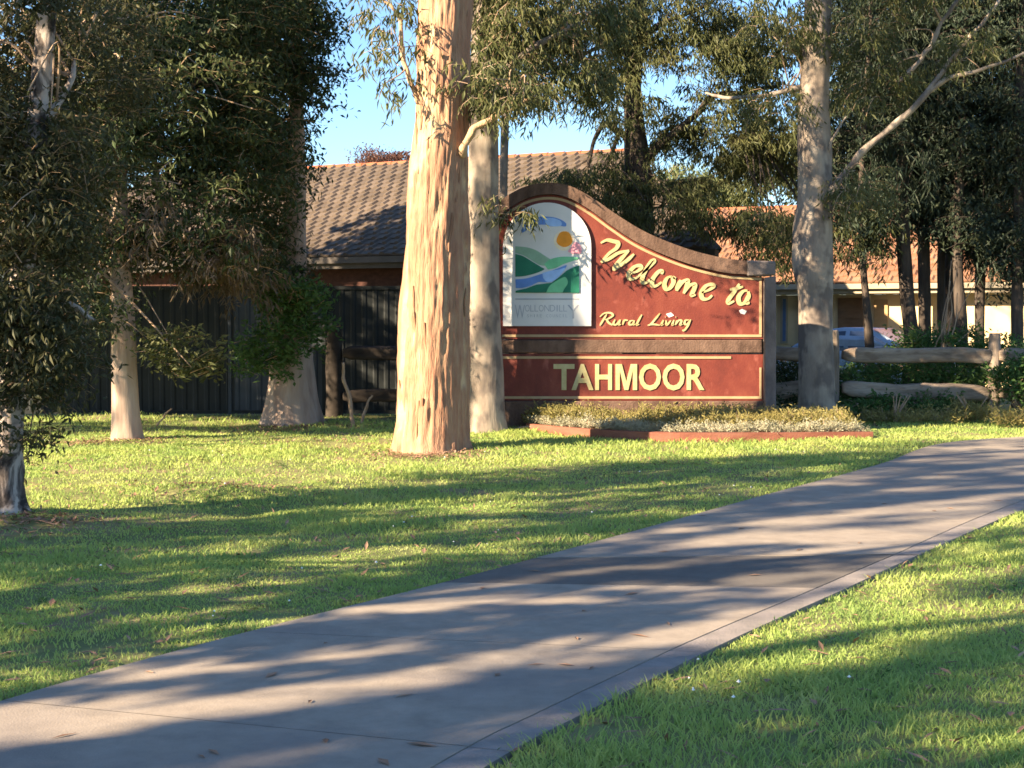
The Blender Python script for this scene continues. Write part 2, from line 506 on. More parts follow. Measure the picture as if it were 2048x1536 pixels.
def gz(x, y):
    x = np.asarray(x, float)
    y = np.asarray(y, float)
    p = np.stack([x * 0.45, y * 0.45, 0 * x], -1)
    q = np.stack([x * 2.2, y * 2.2, 0 * x + 5], -1)
    z = 0.05 * vnoise(p) + 0.018 * vnoise(q) - 0.02
    d = np.minimum(np.abs(x - side_of(LEFT, x, y)), np.abs(x - side_of(RIGHT, x, y)))
    inside = in_path(x, y)
    w = np.where(inside, 0.0, np.clip(d / 1.2, 0, 1))
    z = z * w - 0.012 * np.clip(1 - d / 0.5, 0, 1) * (~inside) - 0.03 * inside
    m = np.exp(-(((x - MOUND[0]) / 0.8) ** 2 + ((y - MOUND[1]) / 0.5) ** 2))
    z = z + 0.10 * m
    return z


gx = np.r_[-1500, -500, -200, -80, -40, -25, np.arange(-16, 16.01, 0.12), 25, 40, 80, 200, 500, 1500]
gy = np.r_[-1500, -500, -150, -60, -25, -10, -3, np.arange(1.5, 30, 0.12), 34, 40, 50, 70, 120, 300, 800, 2500]
GX, GY = np.meshgrid(gx, gy)
near = (np.abs(GX) < 20) & (GY > 0) & (GY < 32)
GZ = np.where(near, gz(GX, GY), -0.02)
V = np.stack([GX, GY, GZ], -1).reshape(-1, 3)
ny, nx = GX.shape
idx = np.arange(nx * ny).reshape(ny, nx)
Q = np.stack([idx[:-1, :-1], idx[:-1, 1:], idx[1:, 1:], idx[1:, :-1]], -1).reshape(-1, 4)
tag(obj('ground', mesh_np('ground', V, [Q], [M['ground']], smooth=True)), kind='structure')

# path: slabs between transverse joints, plus an edge strip along its right side
path = obj('path', None)
tag(path, kind='structure')
nA = GP(1200, 1101); nB = GP(1872, 1116)         # the open joint
def edge_pt(P, s):
    return np.array([np.interp(s, np.linspace(0, 1, len(P)), P[:, k]) for k in range(3)])
LP = arc_resample(LEFT, 0.1)
RP = arc_resample(RIGHT, 0.1)
def nearest_i(P, q):
    return int(np.argmin(np.linalg.norm(P - q, axis=1)))
li = nearest_i(LP, GP(1080, 1118)); ri = nearest_i(RP, GP(1838, 1113))
li2 = nearest_i(LP, GP(880, 1168)); ri2 = nearest_i(RP, GP(1690, 1180))
cuts = [(0, 0)]
n_before = 2
for k in range(1, n_before + 1):
    cuts.append((li2 * k // (n_before + 1), ri2 * k // (n_before + 1)))
cuts += [(li2, ri2), (li, ri)]
for k in range(1, 6):
    cuts.append((li + (len(LP) - 1 - li) * k // 5, ri + (len(RP) - 1 - ri) * k // 5))
EDGE = 0.17
for k in range(len(cuts) - 1):
    (a, c), (b, d) = cuts[k], cuts[k + 1]
    n = 24
    Ls = LP[np.linspace(a, b, n).astype(int)]
    Rs = RP[np.linspace(c, d, n).astype(int)]
    T = (Rs - Ls) / np.linalg.norm(Rs - Ls, axis=1)[:, None]
    along = (Ls[-1] + Rs[-1] - Ls[0] - Rs[0]); along /= np.linalg.norm(along)
    gap = 0.005
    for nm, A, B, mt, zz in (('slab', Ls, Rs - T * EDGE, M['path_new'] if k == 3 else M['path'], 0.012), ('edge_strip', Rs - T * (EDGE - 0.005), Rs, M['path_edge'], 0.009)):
        A = A.copy(); B = B.copy()
        A[0] += along * (0.034 if k == 4 else gap) / 2; B[0] += along * (0.034 if k == 4 else gap) / 2
        A[-1] -= along * (0.034 if k == 3 else gap) / 2; B[-1] -= along * (0.034 if k == 3 else gap) / 2
        mb = MB()
        v = []
        for i in range(n):
            v += [(*A[i][:2], -0.06), (*A[i][:2], zz), (*B[i][:2], zz), (*B[i][:2], -0.06)]
        q = []
        for i in range(n - 1):
            o = i * 4; p = o + 4
            q += [(o, o + 1, p + 1, p), (o + 1, o + 2, p + 2, p + 1), (o + 2, o + 3, p + 3, p + 2)]
        q += [(0, 3, 2, 1), tuple((n - 1) * 4 + j for j in (0, 1, 2, 3))]
        mb.add(v, q)
        obj(nm, mb.mesh(nm, mt), path)
mb = MB()
v = []
for i in range(0, len(LP), 3):
    r = RP[min(len(RP) - 1, int(i / len(LP) * len(RP)))]
    v += [(LP[i][0], LP[i][1], -0.022), (r[0], r[1], -0.022)]
mb.add(v, [(2 * i, 2 * i + 1, 2 * i + 3, 2 * i + 2) for i in range(len(v) // 2 - 1)])
obj('joint_filler', mb.mesh('joint_filler', M['joint']), path)


# ------------------------------------------------------------------ tree builders
def spray_template(rng, n=26, length=0.5, lw=0.02, ll=0.12, droop=0.8, spread=0.16):
    """hanging twig with leaves; returns verts, quads, count of leaf quads"""
    P = []
    p = np.zeros(3)
    d = np.array([0.85, 0, 0.25])
    for i in range(7):
        P.append(p.copy())
        p = p + d * length / 6
        d = d + np.array([-0.08, rng.normal(0, 0.12), -droop * 0.32])
        d /= np.linalg.norm(d)
    P = np.array(P)
    V, Q = [], []
    for k in range(n):
        t = rng.uniform(0.1, 1) * 5.99
        i = int(t)
        base = P[i] + (P[i + 1] - P[i]) * (t - i) + rng.normal(0, spread * 0.35, 3) * (1, 1, 0.6)
        a = rng.uniform(0, 2 * math.pi)
        dn = np.array([math.cos(a) * 0.55, math.sin(a) * 0.55, -droop + rng.normal(0, 0.35)])
        dn /= np.linalg.norm(dn)
        sd = np.cross(dn, rng.normal(0, 1, 3))
        sd /= np.linalg.norm(sd)
        L = ll * rng.uniform(0.65, 1.3)
        w = lw * rng.uniform(0.7, 1.25) * 0.5
        nb = np.cross(dn, sd) * L * 0.08
        b = len(V)
        V += [base, base + dn * L * 0.42 + sd * w + nb, base + dn * L, base + dn * L * 0.42 - sd * w + nb]
        Q.append((b, b + 1, b + 2, b + 3))
    nl = len(Q)
    for i in range(0, 6, 2):                          # twig as a 3 sided sliver
        b = len(V)
        r = 0.004 * (1 - i / 8)
        for q in (P[i], P[i + 2]):
            V += [q + (0, r, -r), q + (0, -r, r)]
        Q += [(b, b + 1, b + 3, b + 2)]
    return np.array(V), np.array(Q), nl


def templates(seed, k=5, **kw):
    rng = np.random.default_rng(seed)
    return [spray_template(rng, **kw) for _ in range(k)]


TPL = {
    'gum': templates(1, n=24, length=0.5, lw=0.026, ll=0.125, droop=0.95),
    'dense': templates(2, n=28, length=0.42, lw=0.029, ll=0.085, droop=0.45, spread=0.24),
    'needle': templates(3, n=28, length=0.5, lw=0.017, ll=0.20, droop=0.9, spread=0.22),
    'bush': templates(4, n=26, length=0.3, lw=0.035, ll=0.085, droop=0.1, spread=0.2),
    'big': templates(5, n=22, length=0.75, lw=0.06, ll=0.20, droop=0.8, spread=0.3),
    'clump': templates(7, n=20, length=0.34, lw=0.095, ll=0.20, droop=0.9, spread=0.16),
    'low': templates(6, n=24, length=0.22, lw=0.02, ll=0.07, droop=-0.3, spread=0.14),
}


def scatter_sprays(pts, tpl, rng, smin=0.7, smax=1.3, outward=None):
    Vs, Qs, mi = [], [], []
    o = 0
    for i, p in enumerate(pts):
        V, Q, nl = tpl[rng.integers(len(tpl))]
        a = rng.uniform(0, 2 * math.pi) if outward is None else outward[i] + rng.normal(0, 0.7)
        s = rng.uniform(smin, smax)
        t = rng.normal(0, 0.25)
        ca, sa = math.cos(a), math.sin(a)
        ct, st = math.cos(t), math.sin(t)
        R = np.array([[ca, -sa, 0], [sa, ca, 0], [0, 0, 1]]) @ np.array([[ct, 0, st], [0, 1, 0], [-st, 0, ct]])
        Vs.append(V @ R.T * s + p)
        Qs.append(Q + o)
        m = np.ones(len(Q), int)
        m[:nl] = 0
        mi.append(m)
        o += len(V)
    return np.concatenate(Vs), np.concatenate(Qs), np.concatenate(mi)


def blob_points(blobs, rng, base, clump=0.9, gap=-0.2):
    """blobs: (x, y, z, rx, ry, rz, n) in world metres"""
    out, ctr = [], []
    for (x, y, z, rx, ry, rz, n) in blobs:
        got = 0
        tries = 0
        while got < n and tries < 40:
            tries += 1
            u = rng.normal(0, 1, (n * 2, 3))
            u /= np.linalg.norm(u, axis=1)[:, None]
            u *= rng.uniform(0.15, 1, (n * 2, 1)) ** 0.5
            p = np.array([x, y, z]) + u * (rx, ry, rz)
            k = (vnoise(p * clump * 1.7 + 3.1) + 0.5 * vnoise(p * clump * 4.1)) > gap
            p = p[k & (p[:, 2] > 0.03)][: n - got]
            out.append(p)
            ctr.append(np.repeat([[x, y, z]], len(p), 0))
            got += len(p)
    P = np.concatenate(out)
    C = np.concatenate(ctr)
    outw = np.arctan2(P[:, 1] - C[:, 1], P[:, 0] - C[:, 0])
    return P - base, outw


def pxblob(x, y, Y, rx, rz, ry, n):
    c = PX(x, y, Y)
    s = MPP(Y)
    return (c[0], c[1], c[2], rx * s, ry, rz * s, n)


def trunk_mesh(ctrl, base, mt, sides=48, step=0.06, amp=0.015, fr=6.0, fz=0.8, lump=0.04, flare=0.0, seed=0, flutes=5, peel=False):
    """ctrl: list of (x, y, z, r) rising"""
    ctrl = np.array(ctrl, float)
    d = np.r_[0, np.cumsum(np.linalg.norm(np.diff(ctrl[:, :3], axis=0), axis=1))]
    n = max(6, int(d[-1] / step))
    s = np.linspace(0, d[-1], n)
    fine = np.array(catmull(ctrl, 8))
    df = np.r_[0, np.cumsum(np.linalg.norm(np.diff(fine[:, :3], axis=0), axis=1))]
    df *= d[-1] / df[-1]
    C = np.stack([np.interp(s, df, fine[:, k]) for k in range(4)], 1)
    th = np.linspace(0, 2 * math.pi, sides, endpoint=False)
    CT, S = np.meshgrid(th, np.arange(n))
    r = C[S, 3]
    z = C[S, 2]
    nx_, ny_ = np.cos(CT), np.sin(CT)
    p = np.stack([nx_ * r * fr + seed * 3.7, ny_ * r * fr, z * fz], -1)
    disp = amp * (fbm(p, 3)) + amp * 1.2 * np.abs(vnoise(p * 1.9 + 9)) - amp * 0.6
    p2 = np.stack([nx_ * 0.9 + seed, ny_ * 0.9, z * 0.7], -1)
    rr = r * (1 + lump * vnoise(p2 * 1.7)) + disp
    if flare:
        hz = (z - ctrl[0, 2])
        fl = np.exp(-hz / 0.22)
        rr = rr * (1 + flare * fl * (0.35 + 0.65 * np.cos(CT * flutes + seed + 0.8 * np.sin(CT * 2))))
    if peel:                           # old fibrous bark stands proud of the smooth cream wood beneath, with ragged edges
        a1, a2 = nx_ * 0.42, ny_ * 0.42
        w = 0.5 * vnoise(np.stack([a1 * 4, a2 * 4, z * 1.1 + 5], -1))
        n1 = fbm(np.stack([a1 * 5.5 + w, a2 * 5.5 - w, z * 1.25 + w], -1), 2) + 0.42 * vnoise(np.stack([a1 * 30, a2 * 30, z * 2.6], -1)) + 0.2 * vnoise(np.stack([a1 * 60, a2 * 60, z * 9], -1)) + 0.5
        old = np.clip(n1 / 0.16, 0, 1)
        fib = vnoise(np.stack([a1 * 55, a2 * 55, z * 4.5], -1)) + 0.6 * vnoise(np.stack([a1 * 26, a2 * 26, z * 2.2], -1))
        rr = rr + 0.020 * old + 0.014 * old * fib + 0.012 * np.clip(n1 - 0.25, 0, 0.6)
        peelv = np.clip(old * (0.72 + 0.3 * fib), 0, 1)
    X = C[S, 0] + nx_ * rr
    Yy = C[S, 1] + ny_ * rr
    V = np.stack([X, Yy, z], -1).reshape(-1, 3) - base
    idx = np.arange(n * sides).reshape(n, sides)
    nxt = np.roll(idx, -1, 1)
    Q = np.stack([idx[:-1], nxt[:-1], nxt[1:], idx[1:]], -1).reshape(-1, 4)
    me = mesh_np('trunk', V, [Q], [mt], smooth=True)
    if peel:
        at = me.attributes.new('old_bark', 'FLOAT', 'POINT')
        at.data.foreach_set('value', peelv.ravel().astype(np.float32))
    return me


def limb_mesh(pts, r0, r1, base, mt, seed=0, wob=0.02, sides=10):
    P = np.array(catmull(pts, 8))
    n = len(P)
    P = P + wob * np.stack([vnoise(np.stack([np.arange(n) * 0.3 + seed * 5.1, np.full(n, k * 3.3), np.zeros(n)], -1)) for k in range(3)], 1)
    t = np.linspace(0, 1, n)
    R = r0 + (r1 - r0) * t
    R = R * (1 + 0.18 * vnoise(np.stack([t * 14, t * 0 + seed, t * 0], -1)))
    V, Qd = tube_geo(P - base, R, sides)
    mb = MB()
    mb.add(V, Qd, ngons=[tuple(range(sides))[::-1], tuple(range(len(V) - sides, len(V)))])
    return mb.mesh('branch', mt, smooth=True)


def crown_mesh(blobs, base, leafm, twigm, tpl, rng, hubs=None, smin=0.7, smax=1.3, gap=-0.2, clump=0.9, twigs=3):
    P, outw = blob_points(blobs, rng, base, clump, gap)
    V, Q, mi = scatter_sprays(P, TPL[tpl], rng, smin, smax, outw)
    V2, Q2, o = [], [], len(V)
    if hubs is not None:                       # thin branches linking limbs to the leaf masses
        H = np.array(hubs) - base
        for (x, y, z, rx, ry, rz, n) in blobs:
            c = np.array([x, y, z]) - base
            for k in range(max(1, int(twigs * min(1.5, n / 60)))):
                q = c + rng.normal(0, 0.55, 3) * (rx, ry, rz)
                h = H[np.argmin(np.linalg.norm(H - q, axis=1) + rng.uniform(0, 0.5, len(H)))]
                mid = (h + q) / 2 + rng.normal(0, 0.12, 3) + (0, 0, 0.15)
                pts = catmull([h, mid, q], 5)
                L = np.linalg.norm(q - h)
                r0 = min(0.035, 0.008 + 0.010 * L)
                v, qd = tube_geo(pts, np.linspace(r0, 0.005, len(pts)), 5)
                V2.append(np.array([tuple(a) for a in v]))
                Q2.append(np.array(qd) + o)
                o += len(v)
    if V2:
        V = np.concatenate([V] + V2)
        q2 = np.concatenate(Q2)
        mi = np.r_[mi, np.ones(len(q2), int)]
        Q = np.concatenate([Q, q2])
    return mesh_np('crown', V, [Q], [leafm, twigm], mi)


def px_trunk(Y, pts, dy=()):
    out = []
    for i, (x, y, hw) in enumerate(pts):
        c = PX(x, y, Y + (dy[i] if i < len(dy) else 0))
        out.append((c[0], c[1], c[2], hw * MPP(Y)))
    return out


def tree(name, label, Y, pts, bark, crown=None, limbs=(), group=None, leaf='leaf_olive', tpl='gum', seed=1, trunk_kw={}, gap=-0.2, smin=0.7, smax=1.3, twigs=3, extra=()):
    ctrl = px_trunk(Y, pts)
    b = np.array(ctrl[0][:3])
    g = float(gz(b[0], b[1])) if abs(b[0]) < 15 and 0 < b[1] < 30 else -0.02
    ctrl = [(*c[:2], max(c[2], g - 0.08) if i else g - 0.08, c[3]) for i, c in enumerate(ctrl)]
    base = np.array([b[0], b[1], g])
    t = thing(name, label, 'tree', base, group=group)
    obj('trunk', trunk_mesh(ctrl, base, M[bark], seed=seed, **trunk_kw), t)
    rng = np.random.default_rng(seed + 100)
    hubs = [c[:3] for c in ctrl if c[2] > 1.8]
    if len(hubs) < 3:
        hubs = [c[:3] for c in ctrl]
    for k, (lp, r0, r1) in enumerate(limbs):
        W3 = [PX(x, y, yy) for x, y, yy in lp]
        obj('branch', limb_mesh(W3, r0, r1, base, M[bark], seed + k), t)
        hubs += [tuple(w) for w in catmull(W3, 3)[2:]]
    if crown:
        obj('crown', crown_mesh([pxblob(*c) for c in crown], base, M[leaf], M['bark_dark' if bark == 'bark_dark' else 'stick'], tpl, rng, hubs, smin, smax, gap, twigs=twigs), t)
    for (nm, blobs, lf, tp, gp) in extra:
        obj(nm, crown_mesh([pxblob(*c) for c in blobs], base, M[lf], M['stick'], tp, rng, hubs, smin, smax, gp, twigs=twigs), t)
    return t, base, ctrl


# ------------------------------------------------------------------ the welcome sign
SY = 22.0
SBASE = np.array([PX(1280, 640, SY)[0], SY, 0.0])
sign = thing('welcome_sign', 'large red brick-coloured town welcome sign with curved top and cream lettering', 'sign', SBASE)


def S2(x, y):
    p = PX(x, y, SY)
    return (p[0] - SBASE[0], p[2] - SBASE[2])


def sprism(name, poly_px, y0, y1, mt, parent=sign, bevel=0):
    mb = MB()
    mb.prism([S2(*p) for p in poly_px], y0, y1)
    return obj(name, mb.mesh(name, mt, bevel=bevel), parent)


def cm2(pts, n=6):
    return [tuple(p)[:2] for p in catmull([np.array([*p, 0.0]) for p in pts], n)]


top_out = [(p[0], p[1]) for p in cm2([(952, 452), (975, 425), (1010, 395), (1050, 374), (1095, 366), (1140, 373), (1185, 397), (1230, 428), (1280, 459), (1330, 482), (1390, 503), (1450, 517), (1492, 522)])]
top_in = [(p[0], p[1]) for p in cm2([(958, 478), (982, 448), (1015, 420), (1052, 398), (1093, 389), (1133, 395), (1176, 418), (1220, 450), (1268, 482), (1320, 507), (1380, 529), (1445, 545), (1492, 549)])]
# plinth, beam, pier, capping
sprism('plinth', [(955, 802), (1530, 802), (1530, 872), (955, 872)], -0.05, 0.30, M['sign_conc'], bevel=0.01)
sprism('beam', [(955, 680), (1524, 680), (1524, 706), (955, 706)], -0.035, 0.22, M['sign_conc'], bevel=0.012)
sprism('pier', [(1527, 556), (1550, 552), (1550, 870), (1527, 870)], -0.10, 0.30, M['sign_post'], bevel=0.015)
sprism('pier_cap', [(1492.5, 521), (1549, 523), (1549, 551), (1492.5, 553)], -0.11, 0.31, M['sign_post'], bevel=0.02)
n = len(top_out)
capp = top_out + top_in[::-1]
mb = MB()
for i in range(n - 1):
    a, b, c, d = S2(*top_out[i]), S2(*top_out[i + 1]), S2(*top_in[i + 1]), S2(*top_in[i])
    mb.add([(a[0], -0.075, a[1]), (b[0], -0.075, b[1]), (c[0], -0.075, c[1]), (d[0], -0.075, d[1]),
            (a[0], 0.28, a[1]), (b[0], 0.28, b[1]), (c[0], 0.28, c[1]), (d[0], 0.28, d[1])],
           [(0, 3, 2, 1), (4, 5, 6, 7), (0, 1, 5, 4), (3, 7, 6, 2)])
obj('capping', mb.mesh('capping', M['sign_conc']), sign)
# red panels
sprism('upper_panel', [(960, 678)] + [(p[0], p[1] + 1) for p in top_in[:-1]] + [(1491, 551), (1526, 555), (1526, 678)], 0.0, 0.2, M['sign_red'])
sprism('lower_panel', [(960, 708), (1526, 708), (1526, 801), (960, 801)], 0.0, 0.2, M['sign_red'])
# cream border lines, one mesh per line
def line_px(pts, w, name='border_line', y0=-0.012, mt=None):
    mb = MB()
    P = [np.array(S2(*p)) for p in pts]
    L, R_ = [], []
    for i, p in enumerate(P):
        t = P[min(i + 1, len(P) - 1)] - P[max(i - 1, 0)]
        t = t / np.linalg.norm(t)
        nn = np.array([-t[1], t[0]]) * w / 2
        L.append(p + nn); R_.append(p - nn)
    for i in range(len(P) - 1):
        q = [L[i], L[i + 1], R_[i + 1], R_[i]]
        mb.add([(a[0], y0, a[1]) for a in q] + [(a[0], 0.002, a[1]) for a in q], [(0, 1, 2, 3), (0, 4, 5, 1), (3, 2, 6, 7)])
    return obj(name, mb.mesh(name, mt or M['cream_line']), sign)
bw = 0.036
line_px([(1004, 671.5), (1523, 671.5)], bw)
line_px([(1520.7, 668.5), (1520.7, 562)], bw)
line_px([(p[0], p[1] + 7.5) for p in top_in] + [(1523, 558.5)], bw)
line_px([(1004, 715), (1462, 715)], bw)
line_px([(1004, 795), (1523, 795)], bw)
line_px([(1520.7, 792), (1520.7, 735)], bw * 0.8)

# arched emblem board
A_c, A_r = (1094, 493.5), 88.0
arch = [(1006, 652)] + [(A_c[0] - A_r * math.cos(t), A_c[1] - A_r * math.sin(t)) for t in np.linspace(0, math.pi, 28)] + [(1182, 652)]
emb = sprism('emblem_board', arch, -0.045, 0.001, M['white'])
def E(cx, cy):
    return (990 + cx / 5.296, 390 + cy / 5.296)
def epoly(name, pts, mt, k, n=5):
    p = cm2([E(*q) for q in pts], n) if n else [E(*q) for q in pts]
    return sprism(name, p, -0.045 - 0.0035 * k, -0.044, mt, emb)
epoly('hill', [(215, 545), (330, 555), (430, 585), (520, 640), (600, 690), (660, 720), (560, 745), (480, 745), (400, 700), (310, 645), (215, 615)], M['e_green1'], 1)
epoly('hill', [(215, 625), (300, 650), (400, 710), (490, 765), (520, 790), (430, 830), (320, 858), (215, 868)], M['e_green2'], 2)
epoly('hill', [(520, 735), (580, 685), (680, 658), (790, 655), (895, 668), (820, 700), (720, 735), (640, 775), (560, 790)], M['e_green3'], 2)
epoly('river', [(215, 895), (330, 885), (450, 850), (560, 815), (660, 780), (760, 745), (700, 830), (620, 905), (540, 925), (460, 925), (380, 960), (290, 985), (220, 988)], M['e_blue'], 3)
epoly('river', [(500, 828), (580, 806), (680, 790), (740, 775), (690, 850), (610, 915), (545, 918), (510, 880)], M['e_sky'], 4)
epoly('hill', [(218, 1036), (218, 1015), (330, 990), (440, 950), (520, 940), (600, 930), (680, 870), (760, 800), (830, 765), (888, 745), (890, 880), (890, 1036)], M['e_green2'], 5, 0)
epoly('hill', [(540, 1034), (580, 960), (660, 905), (740, 870), (770, 930), (730, 1000), (715, 1034)], M['e_green3'], 6)
epoly('brush_stroke', [(275, 375), (320, 310), (400, 255), (490, 232), (600, 235), (690, 260), (750, 300), (745, 335), (680, 330), (600, 335), (540, 318), (470, 318), (400, 335), (340, 370), (290, 405)], M['e_blue'], 1)
epoly('brush_stroke', [(520, 250), (600, 245), (690, 275), (700, 325), (620, 335), (540, 315)], M['e_sky'], 2)
epoly('sun_ring', [(730 + 108 * math.cos(t), 485 + 108 * math.sin(t)) for t in np.linspace(0, 2 * math.pi, 18, endpoint=False)], M['e_yellow'], 1, 0)
epoly('orange_sun', [(735 + (84 + 7 * math.sin(3 * t)) * math.cos(t), 470 + 84 * math.sin(t)) for t in np.linspace(0, 2 * math.pi, 18, endpoint=False)], M['e_orange'], 2, 0)
epoly('pink_cloud', [(770, 600), (800, 555), (850, 500), (890, 520), (915, 570), (905, 620), (830, 628)], M['e_pink'], 3)
epoly('rule', [(215, 1096), (890, 1096), (890, 1110), (215, 1110)], M['e_grey'], 1, 0)


def text_mesh(ch, mt, offset=0.0, ext=0.01):
    cu = bpy.data.curves.new('text', 'FONT')
    cu.body = ch
    cu.size = 1.0
    cu.offset = offset
    cu.extrude = ext
    cu.resolution_u = 3
    o = bpy.data.objects.new('text', cu)
    COL.objects.link(o)
    dg = bpy.context.evaluated_depsgraph_get()
    me = bpy.data.meshes.new_from_object(o.evaluated_get(dg))
    bpy.data.objects.remove(o)
    bpy.data.curves.remove(cu)
    me.materials.clear()
    me.materials.append(mt)
    return me


def place_char(ch, x0, x1, y0, y1, mt, parent, yoff, depth, name='letter', offset=0.0):
    """letter ch filling the sign-pixel box"""
    me = text_mesh(ch, mt, offset, 0.5)
    co = np.zeros(len(me.vertices) * 3, np.float32)
    me.vertices.foreach_get('co', co)
    co = co.reshape(-1, 3)
    lo, hi = co.min(0), co.max(0)
    a, b = S2(x0, y1), S2(x1, y0)
    n = np.zeros_like(co)
    n[:, 0] = a[0] + (co[:, 0] - lo[0]) / (hi[0] - lo[0]) * (b[0] - a[0])
    n[:, 2] = a[1] + (co[:, 1] - lo[1]) / (hi[1] - lo[1]) * (b[1] - a[1])
    n[:, 1] = yoff + np.where(co[:, 2] > 0, -depth, 0.0)
    me.vertices.foreach_set('co', n.ravel())
    me.update()
    return obj(name, me, parent)


for ch, a, b in (('T', 1107, 1149), ('A', 1143, 1187), ('H', 1190, 1224), ('O', 1278, 1322), ('O', 1325, 1369), ('R', 1373, 1409)):
    place_char(ch, a, b, 728 if ch != 'O' else 727, 780 if ch != 'O' else 781, M['gold'], sign, 0.002, 0.016, offset=0.024)
mb = MB()                          # the M, drawn as one outline
mb.prism([S2(*p) for p in [(1231, 780), (1231, 728), (1243.5, 728), (1252.5, 763), (1261.5, 728), (1274, 728), (1274, 780), (1265.5, 780), (1265.5, 741), (1256.5, 780), (1248.5, 780), (1239.5, 741), (1239.5, 780)]], -0.016, 0.002)
obj('letter', mb.mesh('letter', M['gold']), sign)
wx = [1030, 1049.5, 1060, 1068.5, 1077, 1088, 1099.5, 1111, 1117.5, 1126, 1134.5, 1158]
for i, ch in enumerate('WOLLONDILLY'):
    big = ch in 'WY' and i in (0, 10)
    x0, x1 = wx[i] + (0.6 if not big else 0), wx[i + 1] - (0.9 if not big else 0)
    if ch == 'I':
        x0, x1 = x0 + 1.6, x1 - 1.6
    place_char(ch, x0, x1, 610, 637 if big else 623, M['e_grey'], emb, -0.044, 0.004, offset=-0.012)
for i, ch in enumerate('SHIRE COUNCIL'):
    if ch != ' ':
        x0 = 1054 + i * 6.4
        place_char(ch, x0 + (1.2 if ch == 'I' else 0), x0 + (2.4 if ch == 'I' else 3.9), 628.5, 634.5, M['e_grey'], emb, -0.044, 0.004, offset=-0.01)

# brush-script letters: each stroke swept with a slanted broad nib
def brush_letter(strokes, width, T, yoff=-0.015, mt=None):
    mb = MB()
    for k, st in enumerate(strokes):
        P = [np.array(S2(*T(*p))) for p in cm2(st, 6)] if len(st) > 2 else [np.array(S2(*T(*p))) for p in st]
        P = np.array(P)[:, :2]
        nn = len(P)
        L, R_ = [], []
        for i in range(nn):
            t = P[min(i + 1, nn - 1)] - P[max(i - 1, 0)]
            t = t / (np.linalg.norm(t) + 1e-9)
            e = min(1, 0.55 + 0.45 * min(i, nn - 1 - i) / (0.25 * nn + 1e-6))
            ang = abs(t[0] * 0.35 - t[1] * 0.94)
            w = width * e * (0.72 + 0.38 * ang)
            q = np.array([-t[1], t[0]]) * w / 2
            L.append(P[i] + q); R_.append(P[i] - q)
        poly = L + R_[::-1]
        yo = yoff - 0.0012 * k
        v = [(a[0], yo, a[1]) for a in L] + [(a[0], yo, a[1]) for a in R_] + [(a[0], 0.001, a[1]) for a in L] + [(a[0], 0.001, a[1]) for a in R_]
        q = []
        for i in range(nn - 1):
            q += [(i, i + 1, nn + i + 1, nn + i), (i, 2 * nn + i, 2 * nn + i + 1, i + 1), (nn + i, nn + i + 1, 3 * nn + i + 1, 3 * nn + i)]
        q += [(0, nn, 3 * nn, 2 * nn), (nn - 1, 3 * nn - 1, 4 * nn - 1, 2 * nn - 1)]
        mb.add(v, q)
    me = mb.mesh('letter', mt or M['gold'])
    return obj('letter', me, sign)


T6 = lambda x, y: (1180 + x / 5.689, 450 + y / 5.689)
ww = 0.061
welcome = [
    [[(122, 205), (190, 172), (262, 185), (318, 205), (300, 262), (215, 325), (125, 425)], [(125, 425), (215, 385), (320, 320), (445, 290)], [(440, 292), (350, 390), (285, 470), (270, 520)], [(270, 515), (350, 455), (430, 395), (500, 330)]],   # W
    [[(450, 555), (530, 530), (580, 490), (560, 462), (500, 478), (440, 550), (450, 610), (510, 608), (560, 575)]],                         # e
    [[(560, 575), (650, 500), (725, 420), (705, 405), (640, 500), (595, 600), (600, 655), (650, 650), (690, 610)]],                         # l
    [[(815, 560), (820, 525), (780, 530), (715, 610), (705, 680), (745, 695), (815, 650)]],                                                 # c
    [[(930, 585), (880, 600), (845, 670), (865, 730), (910, 715), (950, 650), (940, 595), (975, 610)]],                                     # o
    [[(1030, 625), (1000, 690), (985, 750)], [(990, 740), (1050, 650), (1110, 630), (1100, 690), (1065, 780)], [(1070, 770), (1130, 690), (1190, 675), (1185, 725), (1155, 800), (1200, 795)]],   # m
    [[(1270, 770), (1350, 740), (1405, 700), (1380, 675), (1315, 695), (1265, 770), (1280, 835), (1340, 840), (1390, 800)]],                # e
    [[(1700, 668), (1640, 760), (1575, 850), (1580, 890), (1640, 865)], [(1590, 735), (1660, 725), (1740, 700)]],                           # t
    [[(1790, 745), (1740, 755), (1690, 820), (1700, 890), (1750, 890), (1805, 820), (1800, 755)], [(1795, 800), (1780, 880), (1815, 885)]], # o
]
for st in welcome:
    brush_letter(st, ww, T6)
